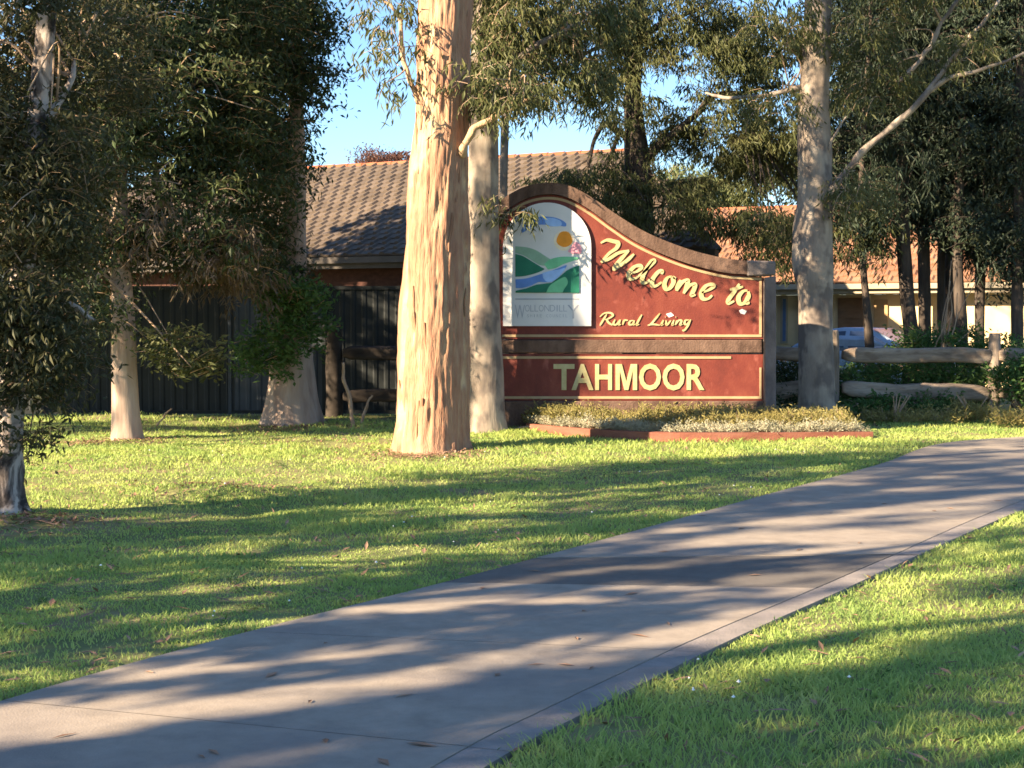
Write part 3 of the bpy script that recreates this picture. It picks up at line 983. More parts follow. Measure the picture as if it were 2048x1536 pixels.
rural = [
    [[(112, 1045), (160, 1005), (230, 1000), (260, 1030), (200, 1070), (170, 1075)], [(190, 1015), (150, 1080), (112, 1145)], [(185, 1070), (210, 1110), (255, 1140)]],
    [[(285, 1075), (265, 1125), (300, 1132), (340, 1080)], [(345, 1075), (325, 1130), (350, 1130)]],
    [[(370, 1135), (390, 1085), (432, 1085)]],
    [[(495, 1085), (455, 1095), (445, 1130), (480, 1130), (505, 1090)], [(505, 1085), (490, 1130), (515, 1130)]],
    [[(590, 1020), (555, 1080), (530, 1135), (560, 1130)]],
    [[(795, 1005), (750, 1060), (690, 1130), (655, 1140)], [(670, 1135), (720, 1130), (795, 1140)]],
    [[(835, 1080), (812, 1135), (835, 1130)], [(855, 1050), (862, 1046)]],
    [[(865, 1085), (872, 1138), (920, 1085)]],
    [[(955, 1080), (935, 1135), (955, 1130)], [(972, 1050), (980, 1046)]],
    [[(985, 1085), (970, 1138)], [(975, 1130), (1010, 1085), (1040, 1090), (1025, 1135), (1050, 1130)]],
    [[(1125, 1080), (1085, 1085), (1075, 1125), (1105, 1128), (1140, 1080)], [(1145, 1075), (1110, 1150), (1070, 1200), (1050, 1195)]],
]
for st in rural:
    brush_letter(st, 0.030, T6)
sprism('pale_mark', [(1478, 621), (1484, 618), (1494, 622), (1489, 629), (1481, 627)], -0.004, 0.001, M['white'])  # two small pale marks on the red panel
sprism('pale_mark', [(1332, 628), (1342, 625), (1348, 631), (1338, 635)], -0.004, 0.001, M['white'])

# ------------------------------------------------------------------ garden bed
mbx = MB()
inner = BED_FRONT + np.array([0, 0.09, 0])
nb = len(BED_FRONT)
v = []
for a, b in zip(BED_FRONT, inner):
    v += [(a[0], a[1], -0.06), (a[0], a[1] - 0.004, 0.105 + 0.012 * float(vnoise(np.array([a[0] * 2.1, 3.3, 0])))), (b[0], b[1], 0.108), (b[0], b[1], -0.06)]
q = []
for i in range(nb - 1):
    o = i * 4; p = o + 4
    q += [(o, o + 1, p + 1, p), (o + 1, o + 2, p + 2, p + 1), (o + 2, o + 3, p + 3, p + 2)]
q += [(0, 3, 2, 1), tuple((nb - 1) * 4 + j for j in (0, 1, 2, 3))]
mbx.add(v, q)
edging = thing('bed_edging', 'low curved red-brown edging board in front of the welcome sign bed', 'garden edging', tuple(BED_FRONT[nb // 2]))
eo = obj('edging_board', mbx.mesh('edging_board', M['edging']), edging, loc=tuple(-BED_FRONT[nb // 2]))
# bed soil
bx = np.linspace(BED_FRONT[0, 0], BED_FRONT[-1, 0] - 0.02, 50)
fyv = np.interp(bx, BED_FRONT[:, 0], BED_FRONT[:, 1]) + 0.095
v, q = [], []
for i in range(50):
    for j in range(8):
        t = j / 7
        y = fyv[i] + (23.2 - fyv[i]) * t
        v.append((bx[i], y, 0.075 + 0.035 * min(1, t * 2.2) * (1 - max(0, t - 0.7) * 2.5) + 0.02 * float(vnoise(np.array([bx[i] * 3, y * 3, 0])))))
for i in range(49):
    for j in range(7):
        a = i * 8 + j
        q.append((a, a + 8, a + 9, a + 1))
mb = MB(); mb.add(v, q)
tag(obj('garden_bed_soil', mb.mesh('soil', M['litter'], smooth=True)), kind='structure')


def bed_h(x, y):
    f = np.interp(x, BED_FRONT[:, 0], BED_FRONT[:, 1])
    t = np.clip((y - f) / (23.2 - f), 0, 1)
    return 0.075 + 0.035 * np.minimum(1, t * 2.2)


rng = np.random.default_rng(5)
N = 2000
px_ = rng.uniform(BED_FRONT[0, 0] + 0.1, BED_FRONT[-1, 0] - 0.15, N)
f = np.interp(px_, BED_FRONT[:, 0], BED_FRONT[:, 1])
py_ = f + 0.45 + (21.85 - f - 0.45) * rng.uniform(0, 1, N) ** 0.9
hh = 0.07 + 0.10 * vnoise(np.stack([px_ * 1.3, py_ * 1.3, 0 * px_], -1)) + rng.uniform(-0.05, 0.07, N)
pts = np.stack([px_, py_, bed_h(px_, py_) + np.clip(hh, 0.0, 0.12)], -1)
V, Q, mi = scatter_sprays(pts, TPL['low'], rng, 0.4, 0.95)
tag(obj('bed_groundcover', mesh_np('bed_groundcover', V, [Q], [M['leaf_bed'], M['stick']], mi)), kind='stuff')
N = 700
px_ = rng.uniform(BED_FRONT[0, 0] + 0.1, BED_FRONT[-1, 0] - 0.1, N)
f = np.interp(px_, BED_FRONT[:, 0], BED_FRONT[:, 1])
py_ = f + rng.uniform(0.13, 0.45, N)
pts = np.stack([px_, py_, 0.10 + rng.uniform(0, 0.08, N) * (0.6 + 0.6 * vnoise(np.stack([px_ * 3, py_, 0 * px_], -1)))], -1)
V, Q, mi = scatter_sprays(pts, TPL['low'], rng, 0.35, 0.7)
tag(obj('silver_border_plants', mesh_np('silver_border_plants', V, [Q], [M['leaf_silver'], M['stick']], mi)), kind='stuff')

# ------------------------------------------------------------------ houses
def roof_tile_mesh(name, mt, w, l, roll=0.035):
    """interlocking tile, x across, y down the slope, z out; laid with a slight tilt so its nose stands proud"""
    mb = MB()
    prof = [(0, 0.012), (w * 0.12, 0.012 + roll), (w * 0.26, 0.016 + roll), (w * 0.40, 0.012), (w * 0.96, 0.010), (w * 0.99, 0.0)]
    v = []
    for (yy, dz) in ((0, 0.0), (l, 0.028)):
        v += [(x, yy, z + dz) for x, z in prof]
    v += [(x, l, 0.0) for x, z in prof]
    k = len(prof)
    mb.add(v, [(i, i + 1, k + i + 1, k + i) for i in range(k - 1)] + [(k + i, k + i + 1, 2 * k + i + 1, 2 * k + i) for i in range(k - 1)])
    return mb.mesh(name, mt)


def basis(origin, ex, ey, ez):
    m = Matrix.Identity(4)
    for i in range(3):
        m[i][0], m[i][1], m[i][2], m[i][3] = ex[i], ey[i], ez[i], origin[i]
    return m


def tiled_slope(parent, A, u, down, length, rows, tw, tl, mt, inside, shown, origin, cap=298):
    """tiles laid from ridge point A along u (ridge) and down (slope); inside(a, b) trims, shown(world) ranks"""
    ez = np.cross(u, down)
    if ez[2] < 0:
        ez = -ez
    me = roof_tile_mesh('roof_tile', mt, tw, tl * 1.04)
    spots = []
    for r in range(rows):
        off = (r * 0.37 % 1.0) * tw
        for c in range(int(length / tw) + 2):
            a = c * tw + off - tw
            b = r * tl
            if inside(a + tw / 2, b + tl / 2):
                w = A + u * a + down * b
                spots.append((shown(w), a, b, w))
    spots.sort(key=lambda s: -s[0])
    rest = MB()
    rr = random.Random(3)
    for i, (sv, a, b, w) in enumerate(spots):
        jit = rr.uniform(-0.006, 0.006)
        m = basis(w - origin + ez * (0.03 + jit), u, down, ez)
        if i < cap and sv > 0:
            o = obj('roof_tile', me, parent)
            o.matrix_local = m
        else:
            rest.add([tuple(m @ v.co) for v in me.vertices], [tuple(p.vertices) for p in me.polygons])
    if rest.n:
        ro = obj('roof_tiles_far', rest.mesh('roof_tiles_far', mt), parent)
        ro['kind'] = 'stuff'


def to_px(w):
    d = np.array(w) - (0, 0, CAMH)
    zc = d[1] * math.cos(PITCH) - d[2] * math.sin(PITCH)
    yc = d[1] * math.sin(PITCH) + d[2] * math.cos(PITCH)
    return 1024 + FPX * d[0] / zc, 768 - FPX * yc / zc


# house 1: dark brown tiled roof behind the left trees
rot = math.radians(27)
u1 = np.array([math.cos(rot), -math.sin(rot), 0.0])
n1 = np.array([-math.sin(rot), -math.cos(rot), 0.0])
RE = PX(1266, 303, 33.8)                       # right end of the ridge
RUN, PIT = 4.6, math.radians(28)
down1 = n1 * math.cos(PIT) + np.array([0, 0, -math.sin(PIT)])
SL = RUN / math.cos(PIT)
RIDGE_L = 14.0
h1o = RE + n1 * RUN; h1o[2] = 0
house1 = thing('brown_roofed_house', 'single-storey house with dark brown tiled roof behind the left trees and sign', 'house', h1o)
RL = RE - u1 * RIDGE_L
eaveR = RE + down1 * SL + u1 * 3.7
eaveL = RL + down1 * SL
backR = RE - n1 * RUN + u1 * 0.2; backR[2] = eaveR[2]
backL = RL - n1 * RUN; backL[2] = eaveR[2]
mb = MB()
mb.add([p - h1o for p in (RL, RE, eaveR, eaveL)], [(0, 1, 2, 3)])
mb.add([p - h1o for p in (RL, backL, backR, RE)], [(0, 1, 2, 3)])
mb.add([p - h1o for p in (RE, backR, eaveR)], tris=[(0, 1, 2)])
roof1 = obj('roof', mb.mesh('roof', M['tile_brown']), house1)


def shown1(w):
    x, y = to_px(w)
    return 1.0 if (590 < x < 830 or 990 < x < 1470) and y < 545 else 0.0


tiled_slope(roof1, RL, u1, down1, RIDGE_L + 3.7, 20, 0.30, SL / 20, M['tile_brown'],
            lambda a, b: 0.1 < a < RIDGE_L + 3.7 * b / SL - 0.05, shown1, h1o)
rc = MB()
rcm = None
for k in range(int(RIDGE_L / 0.42)):
    mbc = MB()
    p0 = RE - u1 * (k * 0.42) - h1o; p1 = RE - u1 * (k * 0.42 + 0.44) - h1o
    v, qd = [], []
    for j, (p, r) in enumerate(((p0, 0.09), (p1, 0.078))):
        for a in np.linspace(-0.15, math.pi + 0.15, 7):
            v.append(p + n1 * math.cos(a) * r * 1.15 + np.array([0, 0, math.sin(a) * r + 0.0]))
    mbc.add(v, [(i, i + 1, 8 + i, 7 + i) for i in range(6)], ngons=[tuple(range(7))])
    obj('ridge_cap', mbc.mesh('ridge_cap', M['ridge_terra']), roof1)
# gutter, fascia, eave soffit, walls
for (nm, a0, a1, dz0, dz1, dd, mt) in (('gutter', 0.0, RIDGE_L + 3.6, -0.13, 0.0, 0.11, M['gutter']), ('fascia', 0.0, RIDGE_L + 3.6, -0.24, -0.02, 0.0, M['gutter'])):
    mb = MB()
    A = RL + down1 * SL + u1 * a0 - h1o
    Bp = RL + down1 * SL + u1 * a1 - h1o
    q = []
    for p in (A, Bp):
        for (o_, z_) in ((dd - 0.09, dz0), (dd, dz0), (dd, dz1), (dd - 0.09, dz1)):
            q.append(p + n1 * o_ + np.array([0, 0, z_]))
    mb.add(q, [(0, 1, 5, 4), (1, 2, 6, 5), (2, 3, 7, 6), (3, 0, 4, 7), (0, 3, 2, 1), (4, 5, 6, 7)])
    obj(nm, mb.mesh(nm, mt), house1)
mb = MB()
a = RL + n1 * (RUN - 0.5) - h1o; b = RE + n1 * (RUN - 0.5) + u1 * 3.0 - h1o
c = RE - n1 * (RUN - 0.5) - h1o; d = RL - n1 * (RUN - 0.5) - h1o
hz = eaveL[2] - 0.12
mb.add([(p[0], p[1], z) for z in (-0.1, hz) for p in (a, b, c, d)], [(0, 1, 5, 4), (1, 2, 6, 5), (2, 3, 7, 6), (3, 0, 4, 7)])
obj('wall', mb.mesh('wall', M['brick_dark']), house1)
# two windows in the shaded wall
for wx_ in (5.2, 9.2):
    A = RL + n1 * (RUN - 0.5 + 0.02) + u1 * wx_ - h1o
    mb = MB()
    for (a0, a1, z0, z1) in ((0, 1.5, 1.0, 1.06), (0, 1.5, 2.04, 2.1), (0, 0.06, 1.06, 2.04), (1.44, 1.5, 1.06, 2.04), (0.72, 0.78, 1.06, 2.04)):
        q = [A + u1 * a_ + n1 * o_ for o_ in (0.0, 0.05) for a_ in (a0, a1)]
        mb.add([(p[0], p[1], z) for z in (z0, z1) for p in q], [(0, 1, 5, 4), (2, 3, 7, 6), (0, 2, 6, 4), (1, 3, 7, 5), (0, 1, 3, 2), (4, 5, 7, 6)])
    wf = obj('window', mb.mesh('window', M['trim_cream']), house1)
    mb = MB()
    q = [A + n1 * 0.015, A + u1 * 1.5 + n1 * 0.015]
    mb.add([(q[0][0], q[0][1], 1.03), (q[1][0], q[1][1], 1.03), (q[1][0], q[1][1], 2.07), (q[0][0], q[0][1], 2.07)], [(0, 1, 2, 3)])
    obj('pane', mb.mesh('pane', M['glass']), wf)

# house 2: cream house with terracotta roof, right
rot2 = math.radians(24)
u2 = np.array([math.cos(rot2), -math.sin(rot2), 0.0])
n2 = np.array([-math.sin(rot2), -math.cos(rot2), 0.0])
R2 = PX(1470, 420, 43.0)
L2, RUN2, PIT2 = 14.0, 4.6, math.radians(26)
RL2 = R2 - u2 * 3.0
RL2[2] = R2[2]
down2 = n2 * math.cos(PIT2) + np.array([0, 0, -math.sin(PIT2)])
SL2 = RUN2 / math.cos(PIT2)
h2o = RL2 + u2 * 6 + n2 * RUN2; h2o[2] = 0
house2 = thing('terracotta_roofed_house', 'cream-walled house with orange terracotta tiled roof right of the sign', 'house', h2o)
RR2 = RL2 + u2 * L2
e1, e2 = RL2 + down2 * SL2, RR2 + down2 * SL2
b1 = RL2 - n2 * RUN2; b2 = RR2 - n2 * RUN2
b1[2] = b2[2] = e1[2]
mb = MB()
mb.add([p - h2o for p in (RL2, RR2, e2, e1)], [(0, 1, 2, 3)])
mb.add([p - h2o for p in (RL2, b1, b2, RR2)], [(0, 1, 2, 3)])
roof2 = obj('roof', mb.mesh('roof', M['tile_terra']), house2)


def shown2(w):
    x, y = to_px(w)
    return (2.0 if x < 1620 else 1.0) if 1365 < x < 1900 else 0.0


tiled_slope(roof2, RL2, u2, down2, L2, 16, 0.33, SL2 / 16, M['tile_terra'], lambda a, b: 0.05 < a < L2, shown2, h2o)
for k in range(int(L2 / 0.42)):
    mbc = MB()
    p0 = RL2 + u2 * (k * 0.42) - h2o; p1 = RL2 + u2 * (k * 0.42 + 0.44) - h2o
    v = []
    for j, (p, r) in enumerate(((p0, 0.09), (p1, 0.078))):
        for a in np.linspace(-0.15, math.pi + 0.15, 7):
            v.append(p + n2 * math.cos(a) * r * 1.15 + np.array([0, 0, math.sin(a) * r]))
    mbc.add(v, [(i, i + 1, 8 + i, 7 + i) for i in range(6)], ngons=[tuple(range(7))])
    obj('ridge_cap', mbc.mesh('ridge_cap', M['ridge_terra']), roof2)


def slabU(name, A, u, n, a0, a1, o0, o1, z0, z1, mt, parent):
    mb = MB()
    q = [A + u * a_ + n * o_ for o_ in (o0, o1) for a_ in (a0, a1)]
    mb.add([(p[0], p[1], z) for z in (z0, z1) for p in q], [(0, 1, 5, 4), (2, 3, 7, 6), (0, 2, 6, 4), (1, 3, 7, 5), (0, 1, 3, 2), (4, 5, 7, 6)])
    return obj(name, mb.mesh(name, mt), parent)


E2 = e1 - h2o
ez2 = e1[2]
slabU('gutter', E2, u2, n2, 0, L2, 0.02, 0.13, ez2 - 0.13, ez2 + 0.0, M['trim_cream'], house2)
slabU('fascia', E2, u2, n2, 0, L2, -0.03, 0.017, ez2 - 0.24, ez2 - 0.02, M['trim_cream'], house2)
slabU('soffit', E2, u2, n2, 0, L2, -0.55, -0.033, ez2 - 0.26, ez2 - 0.23, M['trim_cream'], house2)
slabU('wall', E2, u2, n2, 0.4, L2 - 0.4, -8.4, -0.55, -0.1, ez2 - 0.262, M['wall_cream'], house2)


def u2_at(x):
    """distance along the front wall of house 2 seen at photo column x"""
    best = min(np.linspace(0, L2, 1401), key=lambda a: abs(to_px(e1 + u2 * a)[0] - x))
    return float(best)


gd = slabU('garage_door', E2, u2, n2, u2_at(1668), u2_at(1724), -0.55, -0.50, 0.0, 2.15, M['door_brown'], house2)
for k in range(4):
    slabU('door_panel', E2, u2, n2, u2_at(1668) + 0.06, u2_at(1724) - 0.06, -0.499, -0.48, 0.05 + k * 0.53, 0.53 + k * 0.53, M['door_brown'], gd)
slabU('door', E2, u2, n2, u2_at(1741), u2_at(1768), -0.55, -0.50, 0.0, 2.1, M['door_tan'], house2)
slabU('downpipe', E2, u2, n2, u2_at(1590), u2_at(1590) + 0.09, -0.55, -0.44, 0.0, ez2 - 0.262, M['trim_cream'], house2)
slabU('post', E2, u2, n2, u2_at(1728), u2_at(1728) + 0.12, -0.2, -0.08, 0.0, ez2 - 0.262, M['trim_cream'], house2)
slabU('post', E2, u2, n2, u2_at(1838), u2_at(1838) + 0.14, -0.2, -0.06, 0.0, ez2 - 0.262, M['trim_cream'], house2)
wf = slabU('window', E2, u2, n2, u2_at(1552), u2_at(1566), -0.55, -0.50, 1.0, 2.2, M['trim_cream'], house2)
slabU('pane', E2, u2, n2, u2_at(1552) + 0.06, u2_at(1566) - 0.04, -0.497, -0.49, 1.06, 2.14, M['glass'], wf)

# ------------------------------------------------------------------ dark sheet metal fence, left
FY = 25.6
fx0, fx1 = PX(-260, 600, FY)[0], PX(836, 600, FY)[0]
mfence = thing('metal_fence', 'tall dark ribbed sheet-metal fence in shade behind the left trees', 'fence', ((fx0 + fx1) / 2, FY, 0))
cx = (fx0 + fx1) / 2
npan = 5
top = PX(0, 572, FY)[2]
joint_x = PX(459, 600, FY)[0]
pw = (joint_x - fx0) / 3
edges = [fx0 + pw * k for k in range(4)] + [joint_x + (fx1 - joint_x) / 2, fx1]
for k in range(5):
    a, b = edges[k] + 0.02, edges[k + 1] - 0.02
    per = 0.19
    v = []
    xs, ys = [], []
    x = a
    while x < b:
        for (dx, dy) in ((0, 0), (0.05, 0), (0.075, -0.016), (0.125, -0.016), (0.15, 0)):
            if x + dx < b - 0.005:
                xs.append(x + dx); ys.append(dy)
        x += per
    xs.append(b); ys.append(0)
    for z in (0.06, top - 0.05):
        v += [(x_ - cx, y_, z) for x_, y_ in zip(xs, ys)]
    m_ = len(xs)
    mb = MB()
    mb.add(v, [(i, i + 1, m_ + i + 1, m_ + i) for i in range(m_ - 1)])
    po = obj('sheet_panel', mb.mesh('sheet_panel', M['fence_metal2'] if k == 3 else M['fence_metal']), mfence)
    if k == 3:
        po['label'] = 'slightly paler grey-blue sheet panel'
    for z0, z1 in ((top - 0.06, top), (0.0, 0.06)):
        mb = MB()
        mb.box((a - cx, -0.04, z0), (b - cx, 0.015, z1))
        obj('rail', mb.mesh('rail', M['fence_metal']), mfence)
for k in range(6):
    mb = MB()
    mb.box((edges[k] - 0.028 - cx, -0.045, -0.1), (edges[k] + 0.028 - cx, 0.02, top + 0.01))
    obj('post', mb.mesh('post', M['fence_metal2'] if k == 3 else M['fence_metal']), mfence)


# ------------------------------------------------------------------ split log fence
def log_rail(p0, p1, r, seed, base, mt):
    n = 48
    sides = 20
    p0, p1 = np.array(p0), np.array(p1)
    t = np.linspace(0, 1, n)
    P = p0 + (p1 - p0) * t[:, None]
    L = np.linalg.norm(p1 - p0)
    P[:, 2] += 0.03 * vnoise(np.stack([t * L * 1.1 + seed * 7, t * 0, t * 0], -1))
    th = np.linspace(0, 2 * math.pi, sides, endpoint=False)
    d = (p1 - p0) / L
    up = np.array([0, 0, 1.0])
    sd = np.cross(d, up); sd /= np.linalg.norm(sd)
    V = []
    for i in range(n):
        e = min(1, 0.6 + min(t[i], 1 - t[i]) * L * 3)
        for k in range(sides):
            q = np.array([t[i] * L * 1.5 + seed * 11, math.cos(th[k]) * 1.1, math.sin(th[k]) * 1.1])
            sq = (abs(math.cos(th[k])) ** 5 + abs(math.sin(th[k])) ** 5) ** -0.2
            rr = r * 0.84 * e * sq * (1 + 0.20 * vnoise(q) + 0.10 * vnoise(q * 3.1))
            V.append(P[i] + up * math.sin(th[k]) * rr * 1.12 + sd * math.cos(th[k]) * rr * 0.75 - base)
    Qd = [(i * sides + k, i * sides + (k + 1) % sides, (i + 1) * sides + (k + 1) % sides, (i + 1) * sides + k) for i in range(n - 1) for k in range(sides)]
    mb = MB()
    mb.add(V, Qd, ngons=[tuple(range(sides))[::-1], tuple(range((n - 1) * sides, n * sides))])
    return mb.mesh('rail', mt, smooth=True)


LY = 24.6
def log_fence(label, posts, rails, base_px, pm='log_post', rm='log'):
    b = PX(base_px, 640, LY); b[2] = 0
    t = thing('log_fence', label, 'fence', b)
    for k, (x, ytop, hw, dY) in enumerate(posts):
        c = PX(x, ytop, LY + dY)
        r = hw * MPP(LY)
        ctrl = [(c[0], c[1], -0.1, r * 1.08), (c[0] + 0.005, c[1], 0.4, r), (c[0], c[1], c[2] - 0.06, r * 0.98), (c[0], c[1], c[2] - 0.015, r * 0.8), (c[0], c[1], c[2], r * 0.25)]
        obj('post', trunk_mesh(ctrl, b, M[pm], sides=18, step=0.04, amp=0.008, fr=9, fz=1.2, lump=0.08, seed=k + 20), t)
    for k, (x0, y0, x1, y1, r, dY) in enumerate(rails):
        obj('rail', log_rail(PX(x0, y0, LY + dY), PX(x1, y1, LY + dY), r, k + hash(base_px) % 7, b, M[rm]), t)
    return t


log_fence('weathered split-log rail fence right of the sign beside the path',
          [(1990, 668, 12, 0), (1670, 662, 9, 0), (2290, 672, 13, -0.2)],
          [(1684, 712, 1985, 712, 0.125, -0.02), (1684, 778, 1980, 787, 0.135, -0.02), (1400, 705, 1674, 710, 0.12, 0.0), (1400, 790, 1674, 775, 0.12, 0.0), (1998, 712, 2290, 716, 0.12, -0.1), (1998, 788, 2290, 792, 0.12, -0.1)], 1840)
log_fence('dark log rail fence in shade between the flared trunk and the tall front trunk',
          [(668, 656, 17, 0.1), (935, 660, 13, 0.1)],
          [(686, 704, 930, 706, 0.12, 0.05), (686, 790, 930, 792, 0.11, 0.05)], 760, 'log_shaded', 'log_shaded')

# ------------------------------------------------------------------ car
CARP = PX(1752, 640, 33.0); CARP[2] = 0
car = thing('parked_car', 'silver-blue parked car seen above the log rail in front of the cream house', 'car', CARP, math.radians(-38))
def loft(secs):
    """secs: list of (x, [(y, z) ...]) same counts, closed rings"""
    mb = MB()
    k = len(secs[0][1])
    v = []
    for x, ring in secs:
        v += [(x, y, z) for y, z in ring]
    q = []
    for i in range(len(secs) - 1):
        for j in range(k):
            q.append((i * k + j, i * k + (j + 1) % k, (i + 1) * k + (j + 1) % k, (i + 1) * k + j))
    mb.add(v, q, ngons=[tuple(range(k))[::-1], tuple(range((len(secs) - 1) * k, len(secs) * k))])
    return mb
def ring(hw, z0, z1, s=0.08, tw=None):
    tw = hw if tw is None else tw
    return [(-hw + s, z0), (hw - s, z0), (hw, z0 + s), (hw, (z0 + z1) / 2), (tw, z1 - s), (tw - s, z1), (-tw + s, z1), (-tw, z1 - s), (-hw, (z0 + z1) / 2), (-hw, z0 + s)]
body = loft([(-2.12, ring(0.70, 0.35, 0.78, tw=0.66)), (-2.0, ring(0.80, 0.25, 0.90, tw=0.76)), (-1.4, ring(0.85, 0.2, 0.95, tw=0.8)), (-0.3, ring(0.86, 0.2, 0.95, tw=0.82)), (0.9, ring(0.86, 0.2, 0.93, tw=0.8)), (1.6, ring(0.84, 0.2, 0.84, tw=0.76)), (2.0, ring(0.76, 0.25, 0.72, tw=0.68)), (2.15, ring(0.62, 0.35, 0.6, tw=0.58))])
obj('body', body.mesh('body', M['car'], smooth=False, bevel=0.02), car)
cab = loft([(-1.72, ring(0.76, 0.93, 0.99, 0.03, 0.7)), (-1.15, ring(0.76, 0.93, 1.36, 0.05, 0.6)), (-0.5, ring(0.76, 0.93, 1.44, 0.06, 0.58)), (0.1, ring(0.76, 0.93, 1.42, 0.06, 0.58)), (1.05, ring(0.74, 0.92, 0.97, 0.03, 0.68))])
co_ = obj('cabin', cab.mesh('cabin', M['car'], bevel=0.012), car)
def quad_part(name, pts, mt, parent, off=0.0):
    mb = MB()
    mb.add(pts, [tuple(range(len(pts)))] if len(pts) == 4 else (), ngons=[tuple(range(len(pts)))] if len(pts) != 4 else ())
    return obj(name, mb.mesh(name, mt), parent)
quad_part('windscreen', [(0.98, -0.62, 1.005), (0.98, 0.62, 1.005), (0.18, 0.54, 1.415), (0.18, -0.54, 1.415)], M['glass'], car)
quad_part('rear_window', [(-1.66, -0.62, 1.02), (-1.66, 0.62, 1.02), (-1.22, 0.54, 1.35), (-1.22, -0.54, 1.35)], M['glass'], car)
for s in (-1, 1):
    quad_part('side_window', [(-0.3, s * 0.772, 1.0), (0.75, s * 0.765, 1.0), (0.1, s * 0.652, 1.35), (-0.3, s * 0.652, 1.36)], M['glass'], car)
    quad_part('side_window', [(-1.35, s * 0.772, 1.0), (-0.4, s * 0.772, 1.0), (-0.4, s * 0.655, 1.36), (-1.1, s * 0.668, 1.32)], M['glass'], car)
    for x in (-1.3, 1.3):
        mb = MB()
        P, R_ = [(x, s * 0.70, 0.31), (x, s * 0.71, 0.31), (x, s * 0.86, 0.31), (x, s * 0.875, 0.31)], [0.29, 0.31, 0.31, 0.28]
        mb.tube(P, R_, 20)
        w = obj('wheel', mb.mesh('wheel', M['car_trim']), car)
        mb = MB(); mb.tube([(x, s * 0.876, 0.31), (x, s * 0.888, 0.31)], [0.2, 0.19], 16)
        obj('rim', mb.mesh('rim', M['rim']), w)
    mb = MB(); mb.box((1.98, s * 0.5 - 0.14, 0.58), (2.1, s * 0.5 + 0.14, 0.68)); obj('headlight', mb.mesh('headlight', M['lamp'], bevel=0.02), car)
    mb = MB(); mb.box((0.78, s * 0.80 - 0.08, 1.0), (0.88, s * 0.80 + 0.1, 1.1)); obj('mirror', mb.mesh('mirror', M['car'], bevel=0.02), car)

# ------------------------------------------------------------------ trees in view
# the big front trunk
T1, b1_, c1 = tree('gum_tree', 'thick sunlit gum tree with peeling orange bark, tallest trunk in front of the sign', 18.8,
    [(860, 898, 76), (861, 870, 71), (864, 800, 67), (870, 650, 64), (875, 500, 59), (879, 350, 55), (886, 200, 51), (892, 60, 49), (896, -60, 47), (902, -320, 40), (900, -700, 28), (890, -1000, 12)], 'bark_tan',
    crown=[(1060, 195, 18.4, 45, 30, 0.3, 20), (1010, 150, 18.4, 40, 40, 0.3, 22), (960, 170, 18.3, 26, 40, 0.2, 12), (775, 25, 18.7, 42, 44, 0.5, 22), (802, 95, 18.7, 24, 40, 0.4, 10), (785, 170, 18.6, 26, 30, 0.35, 5), (905, -420, 18.8, 330, 190, 1.8, 240), (890, -800, 18.8, 300, 220, 1.9, 240)],
    limbs=[([(838, 205, 18.7), (818, 150, 18.6), (803, 110, 18.6), (801, 50, 18.6), (788, 18, 18.6), (758, -10, 18.6)], 0.035, 0.018),
           ([(922, 312, 18.6), (930, 285, 18.5), (950, 258, 18.45), (985, 236, 18.4), (1020, 214, 18.4), (1045, 204, 18.4), (1075, 190, 18.4)], 0.055, 0.018), ([(1010, 218, 18.4), (1020, 200, 18.3), (1015, 170, 18.3), (1022, 140, 18.3)], 0.022, 0.008)],
    seed=1, trunk_kw=dict(sides=150, step=0.032, amp=0.008, fr=14, fz=2.0, lump=0.09, flare=0.17, peel=True), gap=-0.3)
# peeling bark strips on it
rng = np.random.default_rng(21)
strip_meshes = []
for k in range(5):
    n = 8
    L = rng.uniform(0.25, 0.8); w = rng.uniform(0.03, 0.085)
    v = []
    for i in range(n):
        t = i / (n - 1)
        ww_ = w * (0.35 + 0.65 * math.sin(math.pi * min(1, t * 0.85 + 0.1))) * (1 + rng.normal(0, 0.12))
        lift = 0.001 + 0.016 * max(0, 0.4 - t) ** 1.4 + 0.002 * rng.normal()
        wob_ = 0.012 * math.sin(t * 5 + k)
        v += [(lift, -ww_ / 2 + wob_, L * (t - 0.5)), (lift + 0.004, wob_, L * (t - 0.5)), (lift, ww_ / 2 + wob_, L * (t - 0.5)), (lift - 0.012, wob_, L * (t - 0.5))]
    q = []
    for i in range(n - 1):
        o = i * 4
        q += [(o, o + 1, o + 5, o + 4), (o + 1, o + 2, o + 6, o + 5), (o + 2, o + 3, o + 7, o + 6), (o + 3, o, o + 4, o + 7)]
    mb = MB(); mb.add(v, q); strip_meshes.append(mb.mesh('bark_strip', M['bark_strip'], smooth=True))
trunk1 = [c for c in T1.children if c.name.startswith('trunk')][0]
for k in range(26):
    z = rng.uniform(0.15, 6.2)
    th = rng.uniform(math.pi * 0.95, math.pi * 2.1)
    zz = [c[2] for c in c1]
    x = np.interp(z, zz, [c[0] for c in c1]); y = np.interp(z, zz, [c[1] for c in c1]); r = np.interp(z, zz, [c[3] for c in c1]) + 0.008
    o = obj('bark_strip', strip_meshes[k % 5], trunk1)
    o.location = (x + math.cos(th) * r - b1_[0], y + math.sin(th) * r - b1_[1], z - b1_[2])
    o.rotation_euler = (rng.normal(0, 0.08), rng.normal(0, 0.04), th)

